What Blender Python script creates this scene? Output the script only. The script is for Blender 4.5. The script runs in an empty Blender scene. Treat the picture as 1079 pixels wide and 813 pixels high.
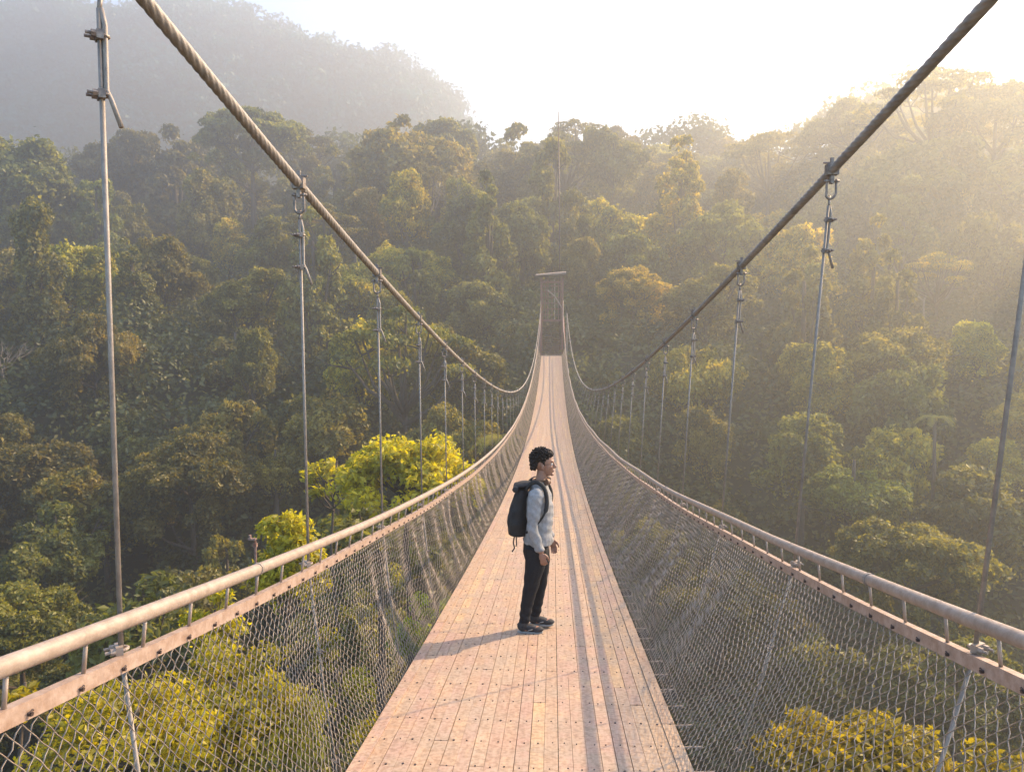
import bpy, bmesh, math, random
import numpy as np
from mathutils import Vector, Matrix
R_ = math.radians
random.seed(7); RNG = np.random.default_rng(11)
scene = bpy.context.scene
COL = scene.collection

# ------------------------------------------------------------------ helpers
def link(o):
    COL.objects.link(o); return o
def tag(o, label=None, cat=None, group=None, kind=None):
    if label: o['label'] = label
    if cat: o['category'] = cat
    if group: o['group'] = group
    if kind: o['kind'] = kind
    return o
def empty(name, loc=(0, 0, 0), rz=0.0):
    o = bpy.data.objects.new(name, None); o.empty_display_size = .2
    o.location = loc; o.rotation_euler = (0, 0, rz); return link(o)
def mesh_np(name, V, Fq, mat=None, parent=None, smooth=False, attr=None, mats=None, mat_idx=None):
    """V (n,3); Fq (m,k) faces all of k corners -> ONE mesh object"""
    V = np.asarray(V, dtype=np.float32); Fq = np.asarray(Fq, dtype=np.int32)
    me = bpy.data.meshes.new(name)
    m, k = Fq.shape
    me.vertices.add(len(V)); me.vertices.foreach_set('co', V.ravel())
    me.loops.add(m * k); me.loops.foreach_set('vertex_index', Fq.ravel())
    me.polygons.add(m)
    me.polygons.foreach_set('loop_start', np.arange(0, m * k, k, dtype=np.int32))
    me.polygons.foreach_set('loop_total', np.full(m, k, dtype=np.int32))
    me.polygons.foreach_set('use_smooth', np.full(m, bool(smooth)))
    if attr is not None:
        a = me.attributes.new('tone', 'FLOAT', 'FACE'); a.data.foreach_set('value', np.asarray(attr, dtype=np.float32))
    if mats:
        for x in mats: me.materials.append(x)
        me.polygons.foreach_set('material_index', np.asarray(mat_idx, dtype=np.int32))
    elif mat: me.materials.append(mat)
    me.update(); me.validate()
    o = bpy.data.objects.new(name, me); o.parent = parent
    return link(o)

class MB:
    """collects quads (tris repeated) -> one mesh"""
    def __init__(s): s.V = []; s.F = []; s.T = []; s.M = []; s.n = 0
    def add(s, V, F, tone=0., m=0):
        V = np.asarray(V, dtype=float); F = np.asarray(F, dtype=int)
        s.V.append(V); s.F.append(F + s.n); s.T.append(np.full(len(F), tone)); s.M.append(np.full(len(F), m)); s.n += len(V)
    def box(s, c, size, rot=None, tone=0., m=0):
        h = np.array(size) / 2
        V = np.array([[x, y, z] for x in (-1, 1) for y in (-1, 1) for z in (-1, 1)]) * h
        if rot is not None: V = V @ np.array(rot).T
        F = [[0, 1, 3, 2], [4, 6, 7, 5], [0, 4, 5, 1], [2, 3, 7, 6], [0, 2, 6, 4], [1, 5, 7, 3]]
        s.add(V + np.array(c), F, tone, m)
    def hexa(s, P, tone=0., m=0):   # 8 points, order: 4 bottom ring, 4 top ring
        F = [[3, 2, 1, 0], [4, 5, 6, 7], [0, 1, 5, 4], [1, 2, 6, 5], [2, 3, 7, 6], [3, 0, 4, 7]]
        s.add(P, F, tone, m)
    def tube(s, P, r, n=8, caps=True, tone=0., m=0, ell=None):
        P = np.asarray(P, dtype=float); k = len(P)
        r = np.broadcast_to(np.asarray(r, dtype=float), (k,))
        T = np.gradient(P, axis=0); T /= np.linalg.norm(T, axis=1)[:, None] + 1e-12
        a = np.array([0, 0, 1.]) if abs(T[0][2]) < .9 else np.array([1., 0, 0])
        N = np.zeros_like(P)
        v = np.cross(T[0], a); v /= np.linalg.norm(v)
        for i in range(k):
            v = v - T[i] * (v @ T[i]); v /= np.linalg.norm(v) + 1e-12; N[i] = v
        B = np.cross(T, N)
        th = np.arange(n) / n * 2 * np.pi
        ring = (np.cos(th)[None, :, None] * N[:, None, :] + np.sin(th)[None, :, None] * B[:, None, :]) * r[:, None, None] + P[:, None, :]
        V = ring.reshape(-1, 3)
        i = np.arange(k - 1)[:, None] * n; j = np.arange(n)[None, :]; j2 = (j + 1) % n
        F = np.stack([i + j, i + j2, i + n + j2, i + n + j], -1).reshape(-1, 4)
        if caps:
            V = np.vstack([V, P[0], P[-1]]); c0, c1 = k * n, k * n + 1
            jj = np.arange(n); e = (k - 1) * n
            if n % 2 == 0:
                F0 = np.array([[c0, (2 * q + 2) % n, 2 * q + 1, 2 * q] for q in range(n // 2)])
                F1 = np.array([[c1, e + 2 * q, e + 2 * q + 1, e + (2 * q + 2) % n] for q in range(n // 2)])
                F = np.vstack([F, F0, F1])
        s.add(V, F, tone, m)
    def ell(s, c, r, rot=None, nu=12, nv=8, tone=0., m=0):
        u = np.linspace(0, 2 * np.pi, nu, endpoint=False); v = np.linspace(0, np.pi, nv + 1)
        V = np.array([[math.sin(b) * math.cos(a), math.sin(b) * math.sin(a), math.cos(b)] for b in v for a in u]) * np.array(r)
        if rot is not None: V = V @ np.array(rot).T
        F = [[i * nu + j, i * nu + (j + 1) % nu, (i + 1) * nu + (j + 1) % nu, (i + 1) * nu + j] for i in range(nv) for j in range(nu)]
        s.add(V + np.array(c), np.array(F)[:, ::-1], tone, m)
    def build(s, name, mat, parent=None, smooth=False, mats=None, tones=False):
        V = np.vstack(s.V); F = np.vstack(s.F)
        return mesh_np(name, V, F, mat, parent, smooth, np.concatenate(s.T) if tones else None, mats, np.concatenate(s.M) if mats else None)

def rotz(a): c, s = math.cos(a), math.sin(a); return np.array([[c, -s, 0], [s, c, 0], [0, 0, 1]])
def roty(a): c, s = math.cos(a), math.sin(a); return np.array([[c, 0, s], [0, 1, 0], [-s, 0, c]])
def rotx(a): c, s = math.cos(a), math.sin(a); return np.array([[1, 0, 0], [0, c, -s], [0, s, c]])

# ------------------------------------------------------------------ camera: eye at the origin, bridge axis along +Y
YAW, PITCH, FPX = math.atan(43.5 / 800), math.atan(56.5 / 800), 800.
cam = bpy.data.cameras.new('camera'); cam.sensor_width = 36; cam.sensor_fit = 'HORIZONTAL'
cam.lens = 36 * FPX / 1079; cam.clip_end = 6000; cam.clip_start = .05
co = link(bpy.data.objects.new('camera', cam)); co.rotation_euler = (R_(90) - PITCH, 0, YAW)
scene.camera = co
cF = np.array([-math.sin(YAW) * math.cos(PITCH), math.cos(YAW) * math.cos(PITCH), -math.sin(PITCH)])
cR = np.array([math.cos(YAW), math.sin(YAW), 0]); cU = np.cross(cR, cF)
def at(x, y, Y):          # survey: point of the photograph (1079 px wide) at distance Y along the bridge
    d = cF + cR * (x - 539.5) / FPX - cU * (y - 406.5) / FPX
    return d * Y / d[1]
def proj(P):
    P = np.asarray(P, dtype=float); c = P @ cF
    return 539.5 + FPX * (P @ cR) / c, 406.5 - FPX * (P @ cU) / c

# ------------------------------------------------------------------ light
SUN_AZ, SUN_EL = R_(52), R_(33)
w = bpy.data.worlds.new('World'); scene.world = w; w.use_nodes = True
nt = w.node_tree; sky = nt.nodes.new('ShaderNodeTexSky'); sky.sky_type = 'NISHITA'; sky.sun_disc = False
sky.sun_elevation = SUN_EL; sky.sun_rotation = SUN_AZ; sky.altitude = 900; sky.air_density = 1.2; sky.dust_density = .8; sky.ozone_density = 4.5
nt.links.new(sky.outputs[0], nt.nodes['Background'].inputs[0]); nt.nodes['Background'].inputs[1].default_value = SKY_STRENGTH = .15
sl = bpy.data.lights.new('sun', 'SUN'); sl.energy = 5.0; sl.angle = R_(.6); sl.color = (1, .71, .42)
so = link(bpy.data.objects.new('sun', sl))
S = Vector((math.sin(SUN_AZ) * math.cos(SUN_EL), math.cos(SUN_AZ) * math.cos(SUN_EL), math.sin(SUN_EL)))
so.rotation_euler = S.to_track_quat('Z', 'Y').to_euler(); so.location = (40, 30, 60)
vs = scene.view_settings; vs.view_transform = 'Standard'; vs.look = 'None'; vs.gamma = 1; vs.exposure = EXPOSURE = 2.12
scene.cycles.use_denoising = True
scene.cycles.max_bounces = 6; scene.cycles.diffuse_bounces = 2; scene.cycles.glossy_bounces = 2
scene.cycles.transmission_bounces = 3; scene.cycles.volume_bounces = 0; scene.cycles.transparent_max_bounces = 4

# ------------------------------------------------------------------ materials
def mat(name, color, rough=.6, metal=0., noise=None, bump=0., bscale=40., spec=.5):
    m = bpy.data.materials.new(name); m.use_nodes = True; n = m.node_tree.nodes; l = m.node_tree.links
    b = n['Principled BSDF']; b.inputs['Roughness'].default_value = rough; b.inputs['Metallic'].default_value = metal
    b.inputs['Specular IOR Level'].default_value = spec
    b.inputs['Base Color'].default_value = (*color, 1)
    tc = n.new('ShaderNodeTexCoord')
    if noise:
        c2, sc = noise
        t = n.new('ShaderNodeTexNoise'); t.inputs['Scale'].default_value = sc; t.inputs['Detail'].default_value = 6; t.inputs['Roughness'].default_value = .65
        l.new(tc.outputs['Object'], t.inputs['Vector'])
        cr = n.new('ShaderNodeValToRGB'); cr.color_ramp.elements[0].position = .36; cr.color_ramp.elements[1].position = .66
        cr.color_ramp.elements[0].color = (*color, 1); cr.color_ramp.elements[1].color = (*c2, 1)
        l.new(t.outputs['Fac'], cr.inputs[0]); l.new(cr.outputs[0], b.inputs['Base Color'])
    if bump:
        t = n.new('ShaderNodeTexNoise'); t.inputs['Scale'].default_value = bscale; t.inputs['Detail'].default_value = 4
        l.new(tc.outputs['Object'], t.inputs['Vector'])
        bp = n.new('ShaderNodeBump'); bp.inputs['Strength'].default_value = bump; bp.inputs['Distance'].default_value = .01
        l.new(t.outputs['Fac'], bp.inputs['Height']); l.new(bp.outputs[0], b.inputs['Normal'])
    return m
M = {}
M['galv'] = mat('galvanised_steel', (.36, .285, .23), .48, .1, ((.25, .19, .145), 16), .2, 70)
M['strip'] = mat('painted_angle_steel', (.40, .30, .24), .5, .15, ((.27, .18, .13), 22), .25, 60)
M['rope'] = mat('greased_wire_rope', (.28, .24, .20), .55, .1, ((.19, .16, .135), 30), .2, 300)
M['cable'] = mat('main_cable_steel', (.30, .26, .22), .5, .1, ((.19, .165, .145), 12), .2, 200)
M['wire'] = mat('net_wire', (.31, .25, .20), .55, .1, ((.22, .17, .13), 5))
M['clip'] = mat('rope_clip_iron', (.28, .23, .19), .5, .5, ((.12, .1, .09), 40))
M['bolt'] = mat('dark_screw_head', (.07, .05, .045), .5, .5)
M['dark'] = mat('dark_slot', (.05, .04, .035), .8)
M['gate'] = mat('weathered_red_steel', (.25, .10, .07), .6, .1, ((.17, .09, .07), 4))
M['beam'] = mat('underdeck_steel', (.09, .07, .06), .6, .3, ((.1, .08, .07), 8))
M['roof'] = mat('pale_roof_sheet', (.30, .22, .17), .6, .1, ((.18, .13, .10), 2))
M['bark'] = mat('bark', (.10, .075, .055), .9, 0, ((.05, .04, .03), 6), .4, 12)
M['palebark'] = mat('pale_bark', (.24, .20, .16), .85, 0, ((.14, .12, .10), 4), .3, 12)

def plank_mat():
    m = bpy.data.materials.new('deck_timber'); m.use_nodes = True; n = m.node_tree.nodes; l = m.node_tree.links
    b = n['Principled BSDF']; b.inputs['Roughness'].default_value = .72; b.inputs['Specular IOR Level'].default_value = .3
    at_ = n.new('ShaderNodeAttribute'); at_.attribute_name = 'tone'
    tc = n.new('ShaderNodeTexCoord'); mp = n.new('ShaderNodeMapping'); mp.inputs['Scale'].default_value = (70, 3.5, 0)
    off = n.new('ShaderNodeCombineXYZ'); mul = n.new('ShaderNodeMath'); mul.operation = 'MULTIPLY'; mul.inputs[1].default_value = 37
    l.new(at_.outputs['Fac'], mul.inputs[0]); l.new(mul.outputs[0], off.inputs['Z']); l.new(off.outputs[0], mp.inputs['Location'])
    l.new(tc.outputs['Object'], mp.inputs['Vector'])
    g = n.new('ShaderNodeTexNoise'); g.inputs['Scale'].default_value = 1; g.inputs['Detail'].default_value = 5; l.new(mp.outputs[0], g.inputs['Vector'])
    cr = n.new('ShaderNodeValToRGB'); e = cr.color_ramp.elements
    e[0].position = 0; e[0].color = (.41, .275, .185, 1); e[1].position = 1; e[1].color = (.46, .34, .25, 1)
    for p, c in ((.22, (.405, .285, .20)), (.42, (.405, .28, .195)), (.6, (.39, .26, .205)), (.78, (.42, .305, .225)), (.95, (.49, .335, .19))):
        x = e.new(p); x.color = (*c, 1)
    l.new(at_.outputs['Fac'], cr.inputs[0])
    # broad weathering patches
    st = n.new('ShaderNodeTexNoise'); st.inputs['Scale'].default_value = 3.2; st.inputs['Detail'].default_value = 7; st.inputs['Roughness'].default_value = .7; l.new(tc.outputs['Object'], st.inputs['Vector'])
    mx = n.new('ShaderNodeMix'); mx.data_type = 'RGBA'; mx.blend_type = 'MIX'
    r2 = n.new('ShaderNodeValToRGB'); r2.color_ramp.elements[0].position = .42; r2.color_ramp.elements[1].position = .62; r2.color_ramp.elements[1].color = (.9, .9, .9, 1)
    l.new(st.outputs['Fac'], r2.inputs[0]); l.new(r2.outputs[0], mx.inputs[0]); l.new(cr.outputs[0], mx.inputs[6]); mx.inputs[7].default_value = (.36, .28, .21, 1)
    gr = n.new('ShaderNodeMix'); gr.data_type = 'RGBA'; gr.blend_type = 'MULTIPLY'; gr.inputs[0].default_value = .55
    r3 = n.new('ShaderNodeValToRGB'); r3.color_ramp.elements[0].position = .32; r3.color_ramp.elements[0].color = (.78, .74, .70, 1); r3.color_ramp.elements[1].position = .62
    l.new(g.outputs['Fac'], r3.inputs[0]); l.new(mx.outputs[2], gr.inputs[6]); l.new(r3.outputs[0], gr.inputs[7])
    s2 = n.new('ShaderNodeTexNoise'); s2.inputs['Scale'].default_value = 1.3; s2.inputs['Detail'].default_value = 8; s2.inputs['Roughness'].default_value = .75
    m2_ = n.new('ShaderNodeMapping'); m2_.inputs['Scale'].default_value = (5, 1.4, 0); m2_.inputs['Location'].default_value = (3, 7, 0); l.new(tc.outputs['Object'], m2_.inputs['Vector']); l.new(m2_.outputs[0], s2.inputs['Vector'])
    r4 = n.new('ShaderNodeValToRGB'); r4.color_ramp.elements[0].position = .52; r4.color_ramp.elements[1].position = .68; r4.color_ramp.elements[1].color = (.75, .75, .75, 1); l.new(s2.outputs['Fac'], r4.inputs[0])
    yl = n.new('ShaderNodeMix'); yl.data_type = 'RGBA'; yl.inputs[7].default_value = (.49, .335, .20, 1); l.new(r4.outputs[0], yl.inputs[0]); l.new(gr.outputs[2], yl.inputs[6])
    sp = n.new('ShaderNodeTexNoise'); sp.inputs['Scale'].default_value = 38; sp.inputs['Detail'].default_value = 4; l.new(tc.outputs['Object'], sp.inputs['Vector'])
    r5 = n.new('ShaderNodeValToRGB'); r5.color_ramp.elements[0].position = .36; r5.color_ramp.elements[0].color = (.72, .68, .64, 1); r5.color_ramp.elements[1].position = .56; l.new(sp.outputs['Fac'], r5.inputs[0])
    gm = n.new('ShaderNodeMix'); gm.data_type = 'RGBA'; gm.blend_type = 'MULTIPLY'; gm.inputs[0].default_value = 1; l.new(yl.outputs[2], gm.inputs[6]); l.new(r5.outputs[0], gm.inputs[7])
    l.new(gm.outputs[2], b.inputs['Base Color'])
    bp = n.new('ShaderNodeBump'); bp.inputs['Strength'].default_value = .25; bp.inputs['Distance'].default_value = .001
    l.new(g.outputs['Fac'], bp.inputs['Height']); l.new(bp.outputs[0], b.inputs['Normal'])
    return m
M['plank'] = plank_mat()

def leaf_mat(name, c1, c2, trans=.4, sc=.25, objcol=True):
    m = bpy.data.materials.new(name); m.use_nodes = True; n = m.node_tree.nodes; l = m.node_tree.links
    n.remove(n['Principled BSDF']); out = n['Material Output']
    geo = n.new('ShaderNodeNewGeometry'); t = n.new('ShaderNodeTexNoise'); t.inputs['Scale'].default_value = sc; t.inputs['Detail'].default_value = 3
    l.new(geo.outputs['Position'], t.inputs['Vector'])
    at_ = n.new('ShaderNodeAttribute'); at_.attribute_name = 'tone'
    ad = n.new('ShaderNodeMath'); ad.operation = 'ADD'; l.new(t.outputs['Fac'], ad.inputs[0]); l.new(at_.outputs['Fac'], ad.inputs[1])
    cr = n.new('ShaderNodeValToRGB'); cr.color_ramp.elements[0].position = .55; cr.color_ramp.elements[1].position = 1.35 if False else 1.0
    cr.color_ramp.elements[0].color = (*c1, 1); cr.color_ramp.elements[1].color = (*c2, 1); l.new(ad.outputs[0], cr.inputs[0])
    src = cr.outputs[0]
    if objcol:
        oi = n.new('ShaderNodeObjectInfo'); mx = n.new('ShaderNodeMix'); mx.data_type = 'RGBA'; mx.blend_type = 'MULTIPLY'; mx.inputs[0].default_value = 1
        l.new(src, mx.inputs[6]); l.new(oi.outputs['Color'], mx.inputs[7]); src = mx.outputs[2]
    d = n.new('ShaderNodeBsdfDiffuse'); tr = n.new('ShaderNodeBsdfTranslucent'); gl = n.new('ShaderNodeBsdfGlossy'); gl.inputs['Roughness'].default_value = .5
    br = n.new('ShaderNodeMix'); br.data_type = 'RGBA'; br.blend_type = 'MULTIPLY'; br.inputs[0].default_value = 1; br.inputs[7].default_value = (1.5, 1.45, .55, 1)
    l.new(src, br.inputs[6]); l.new(br.outputs[2], tr.inputs['Color']); l.new(src, d.inputs['Color'])
    m1 = n.new('ShaderNodeMixShader'); m1.inputs[0].default_value = trans; l.new(d.outputs[0], m1.inputs[1]); l.new(tr.outputs[0], m1.inputs[2])
    m2 = n.new('ShaderNodeMixShader'); m2.inputs[0].default_value = .04; gl.inputs['Color'].default_value = (.8, .8, .7, 1)
    l.new(m1.outputs[0], m2.inputs[1]); l.new(gl.outputs[0], m2.inputs[2]); l.new(m2.outputs[0], out.inputs['Surface'])
    return m
M['leaf'] = leaf_mat('rainforest_leaves', (.052, .060, .017), (.265, .225, .052), .48)
M['bright'] = leaf_mat('young_yellow_leaves', (.19, .185, .010), (.56, .48, .020), .55, .5)
M['far_leaf'] = leaf_mat('mountain_leaves_teal_cast', (.008, .060, .065), (.03, .145, .145), .25, .03, False)  # teal that haze and sky light don't give is put into the leaf colour
M['cover_leaf'] = leaf_mat('undergrowth_leaves', (.032, .048, .014), (.13, .135, .04), .4, .12, False)

# ------------------------------------------------------------------ bridge profile (metres from the eye)
def zd(Y): return -1.78 - .15 * Y + .0021 * Y * Y           # deck top
def zr(Y): return zd(Y) + 1.0 + .25 * np.exp(-np.maximum(Y, 0) / 7.)   # handrail centre
def xr(Y): return 1.06 + .40 / (1 + np.exp((Y - 25) / 7.))  # right handrail
def xl(Y): return -1.40 + 0 * Y
def zcl(Y): return 1.70 - .212 * Y + .0026 * Y * Y
def zcr(Y): return 1.78 - .212 * Y + .0026 * Y * Y + .22 * np.exp(-np.maximum(Y, -2) / 5.)
def xcl(Y): return -1.45 + .05 * np.exp(-(Y / 3.) ** 2)
def xcr(Y): return 1.47 + .30 * np.exp(-np.maximum(Y, 0) / 7.)
DX, DH = -.165, .925      # deck centre and half width
YN, YF = -3.0, 69.0
YT = 82.5                 # far gate
bridge = empty('suspension_bridge', (DX, 40, zd(40)))
tag(bridge, 'long narrow suspension footbridge with timber deck, wire net sides and thick steel main cables', 'footbridge')
def P_(o):                # keep world coordinates under the bridge's empty
    o.parent = bridge; o.matrix_parent_inverse = Matrix.Translation(-Vector(bridge.location)); return o

# deck boards
deck = MB(); NB = 23; step = .33; gap = .0014
wb = 2 * DH / NB
for b in range(NB):
    x0 = DX - DH + b * wb + gap; x1 = DX - DH + (b + 1) * wb - gap
    edge = b in (0, NB - 1)
    y = YN + random.randint(0, 5) * step
    ys = [YN]
    while y < YF:
        if y > YN: ys.append(y)
        y += step * random.choice([6, 7, 8, 9, 11, 12])
    ys.append(YF)
    for ya, yb in zip(ys[:-1], ys[1:]):
        t = random.random(); j = random.uniform(-.0012, .0012) + (.007 if edge else 0)
        sx = random.uniform(-.0015, .0015)
        ks = np.linspace(ya + .003, yb - .003, max(2, int((yb - ya) / .5)))
        for q in range(len(ks) - 1):
            a, c = ks[q], ks[q + 1]
            za, zc_ = zd(a) + j, zd(c) + j; th = .032
            deck.hexa([[x0 + sx, a, za - th], [x1 + sx, a, za - th], [x1 + sx, c, zc_ - th], [x0 + sx, c, zc_ - th],
                       [x0 + sx, a, za], [x1 + sx, a, za], [x1 + sx, c, zc_], [x0 + sx, c, zc_]], t, 0)
for k in range(int((34 - YN) / step)):
    y = YN + k * step
    for b in range(NB):
        if random.random() < .05: continue
        x = DX - DH + (b + .5) * wb + random.uniform(-.014, .014); yy = y + random.uniform(-.008, .008)
        r = random.choice([.0038, .0045, .005, .007])
        th = np.arange(6) / 6 * 2 * np.pi; z0 = float(zd(yy)) + .0045 + (.006 if b in (0, NB - 1) else 0)
        V = np.vstack([np.c_[x + r * np.cos(th), yy + r * np.sin(th), np.full(6, z0 - .004)], np.c_[x + r * np.cos(th), yy + r * np.sin(th), np.full(6, z0)]])
        Fs = [[i, (i + 1) % 6, 6 + (i + 1) % 6, 6 + i] for i in range(6)] + [[6, 7, 8, 9], [6, 9, 10, 11]]
        deck.add(V, Fs, 0, 1)
P_(deck.build('deck', None, None, mats=[M['plank'], M['bolt']], tones=True))
# pale threshold board at the far end of the span
tb = MB(); tb.box((DX, YF + .12, zd(YF) + .03), (2 * DH + .1, .22, .07)); P_(tb.build('threshold', M['strip']))
# steel under the deck: two stringers, one cross beam per pair of hangers
for sx in (-.75, 0, .75):
    st = MB(); ys = np.linspace(YN, YF, 60)
    for a, c in zip(ys[:-1], ys[1:]):
        za, zc_ = zd(a) - .04, zd(c) - .04; x0, x1 = DX + sx - .04, DX + sx + .04
        st.hexa([[x0, a, za - .09], [x1, a, za - .09], [x1, c, zc_ - .09], [x0, c, zc_ - .09], [x0, a, za], [x1, a, za], [x1, c, zc_], [x0, c, zc_]])
    P_(st.build('stringer', M['beam']))
HY = [2.38 + 1.92 * i for i in range(36)]
for i, yl in enumerate(HY[:34]):
    c = MB(); yr = 2.66 + 1.96 * i; xa, xb = DX - DH - .19, DX + DH + .34; za, zb = float(zd(yl)) - .53, float(zd(yr)) - .53
    if yr > YF: break
    c.hexa([[xa, yl - .015, za - .035], [xb, yr - .015, zb - .035], [xb, yr + .015, zb - .035], [xa, yl + .015, za - .035],
            [xa, yl - .015, za + .035], [xb, yr - .015, zb + .035], [xb, yr + .015, zb + .035], [xa, yl + .015, za + .035]]); P_(c.build('cross_beam', M['beam']))
# the pale pins that stick out past the deck's right edge
for k in range(34):
    y = YN + (k + 8) * step + .12
    c = MB(); z = zd(y) - .055
    c.tube([(DX + DH - .03, y, z), (DX + DH + .13, y, z + .01)], .0065, 6)
    c.tube([(DX + DH + .085, y, z), (DX + DH + .10, y, z)], .013, 6)
    P_(c.build('deck_pin', M['galv']))

# handrails, lower rails, balusters
LOWER = .125
def side_fn(s): return (xl if s < 0 else xr)
nbal = 0
for s in (-1, 1):
    fx = side_fn(s)
    # straight welded pipe lengths joined by couplings
    ys = np.concatenate([np.arange(YN, 30, .5), np.arange(30, 72.6, 1.)])
    wob = .012 * np.sin(ys * 1.05 + s) * (ys > 5)
    Pt = np.c_[fx(ys) + wob * .6, ys, zr(ys) + wob * .5]
    # beyond the deck the handrail climbs beside the gate stairs
    climb = np.array([[s * 1.15 + DX, 74, zr(72.5) + .75], [s * 1.15 + DX, 78, 1.4], [s * 1.2 + DX, YT - .5, 3.4]])
    m = MB(); m.tube(np.vstack([Pt, climb]), .0275, 12); hr = P_(m.build('handrail', M['galv'], smooth=True))
    for k in range(0, 9):
        y = 3.47 + 6 * k
        c = MB(); c.tube([(fx(y - .01), y - .012, zr(y - .012)), (fx(y + .012), y + .012, zr(y + .012))], .0305, 14)
        o = c.build('coupling', M['rope'], smooth=False); o.parent = hr
    # angle-steel lower rail: flat vertical face plus a narrow top flange
    m = MB(); ys2 = np.concatenate([np.arange(YN, 30, .33), np.arange(30, YF, 1.)])
    for a, c in zip(ys2[:-1], ys2[1:]):
        for (dx0, dx1, dz0, dz1) in ((-.003, .003, -.046, 0), (-.003 if s > 0 else -.03, .03 if s > 0 else .003, .0, .006)):
            def pt(y, dx, dz): return [float(fx(y)) + dx, y, float(zr(y)) - LOWER + dz + .006 * math.sin(y * 1.3)]
            m.hexa([pt(a, dx0, dz0), pt(a, dx1, dz0), pt(c, dx1, dz0), pt(c, dx0, dz0), pt(a, dx0, dz1), pt(a, dx1, dz1), pt(c, dx1, dz1), pt(c, dx0, dz1)])
    lr = P_(m.build('lower_rail', M['strip']))
    for k in range(42):
        bm_ = MB(); y = 1.2 + .22 * k + .03
        x = float(fx(y)) - s * .008; z = float(zr(y)) - LOWER - .03 + .006 * math.sin(y * 1.3)
        bm_.tube([(x + s * .006, y, z), (x - s * .006, y, z)], .0065, 6)
        bm_.tube([(x - s * .002, y - .010, z + .006), (x - s * .005, y, z + .012), (x - s * .002, y + .010, z + .006)], .0025, 4)
        o = bm_.build('bolt', M['bolt']); o.parent = lr
    rest = MB()
    for k in range(int((YF - YN) / step)):
        y = YN + .2 + k * step
        if y < .8: continue
        Q = [(float(fx(y)), y, float(zr(y)) - .02), (float(fx(y)) + s * .012, y, float(zr(y)) - LOWER + .004)]
        if y < 16.8:
            c = MB(); c.tube(Q, .0065, 6); P_(c.build('baluster', M['galv'], smooth=True))
        else: rest.tube(Q, .0065, 4, caps=False)
    o = P_(rest.build('baluster', M['galv'])); o['kind'] = 'stuff'

# chain-link net on both sides
def net(s):
    fx = side_fn(s); w0 = .031; cols = int((YF - .4) / w0); rows = 16; seg = rows * 2
    Y0 = .4 + np.arange(cols) * w0
    v = np.linspace(0, 1, seg * 2 + 1)
    tri = np.abs(((v * seg) % 2) - 1)              # 0..1
    tri = .5 - .5 * np.cos(np.pi * tri); tri = tri * 1.06 - .03
    ph = np.arange(cols) % 2
    amp = np.where(ph[:, None] == 0, tri[None, :], 1 - tri[None, :])
    Y = Y0[:, None] + amp * w0
    VV = np.broadcast_to(v[None, :], Y.shape)
    ztop = zr(Y) - LOWER - .047; zbot = zd(Y) - .035
    xtop = fx(Y); xbot = DX + s * (DH + .025) + 0 * Y
    bul = np.sin(np.pi * VV)
    far = 1 / (1 + np.exp(-(Y - 5.5) / 1.2))
    fold = (.022 if s > 0 else .028) * np.sin(Y * 2 * np.pi / .62 + 1.3 * np.sin(Y * 1.1)) * far * bul ** .7
    sag = (.03 if s > 0 else .05) * bul + .035 * np.sin(Y * 2 * np.pi / 1.92) * bul
    X = xbot + (xtop - xbot) * VV ** (1.0 if s > 0 else .88) + s * (sag + fold) + .003 * np.sin(Y * 91 + VV * 40)
    Z = zbot + (ztop - zbot) * VV
    Y = Y + .012 * np.sin(VV * 9 + Y0[:, None] * 3.1) + .02 * np.sin(Y0[:, None] * 1.7 + VV * 3)
    P = np.stack([X, Y, Z], -1)                    # cols, pts, 3
    P[:, :, 0] += .0022 * np.sin(np.arange(P.shape[1]) * np.pi / 2)[None, :]
    k = P.shape[1]; r = np.where(Y0 < 4, .0027, .0031 if s < 0 else .0040)[:, None, None]
    A = np.array([[0, 1, 0], [.87, -.5, 0], [-.87, -.5, 0]])[None, None] * 1.0
    V = P[:, :, None, :] + A * r[..., None]
    n = 3; base = (np.arange(cols)[:, None] * k + np.arange(k - 1)[None, :])[..., None] * n
    j = np.arange(n); j2 = (j + 1) % n
    F = np.stack([base + j, base + j2, base + n + j2, base + n + j], -1).reshape(-1, 4)
    o = mesh_np('wire_net', V.reshape(-1, 3), F, M['wire'], None, True)
    return P_(o)
net(-1); net(1)

# main cables: six-strand laid rope near the walker, plain further off
def cable(fx, fz, s):
    ys = np.concatenate([np.arange(-6, 9, .011), np.arange(9, 30, .05), np.arange(30, YT + .2, .5)])
    n = 36; th = np.arange(n) / n * 2 * np.pi
    lay = ys * 2 * np.pi / .36
    fade = np.clip((14 - ys) / 5, 0, 1)
    rr = .0265 * (1 - .16 * fade[:, None] * (1 - np.abs(np.cos(3 * (th[None, :] + lay[:, None])))) ** 1.6)
    P = np.c_[fx(ys), ys, fz(ys)]
    T = np.gradient(P, axis=0); T /= np.linalg.norm(T, axis=1)[:, None]
    N = np.cross(T, [0, 0, 1.]); N /= np.linalg.norm(N, axis=1)[:, None]; B = np.cross(N, T)
    V = P[:, None, :] + rr[..., None] * (np.cos(th)[None, :, None] * N[:, None, :] + np.sin(th)[None, :, None] * B[:, None, :])
    k = len(ys); i = np.arange(k - 1)[:, None] * n; j = np.arange(n)[None, :]; j2 = (j + 1) % n
    F = np.stack([i + j, i + j2, i + n + j2, i + n + j], -1).reshape(-1, 4)
    return P_(mesh_np('main_cable', V.reshape(-1, 3), F[:, ::-1], M['cable'], None, True))
cable(xcl, zcl, -1); cable(xcr, zcr, 1)

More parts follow.
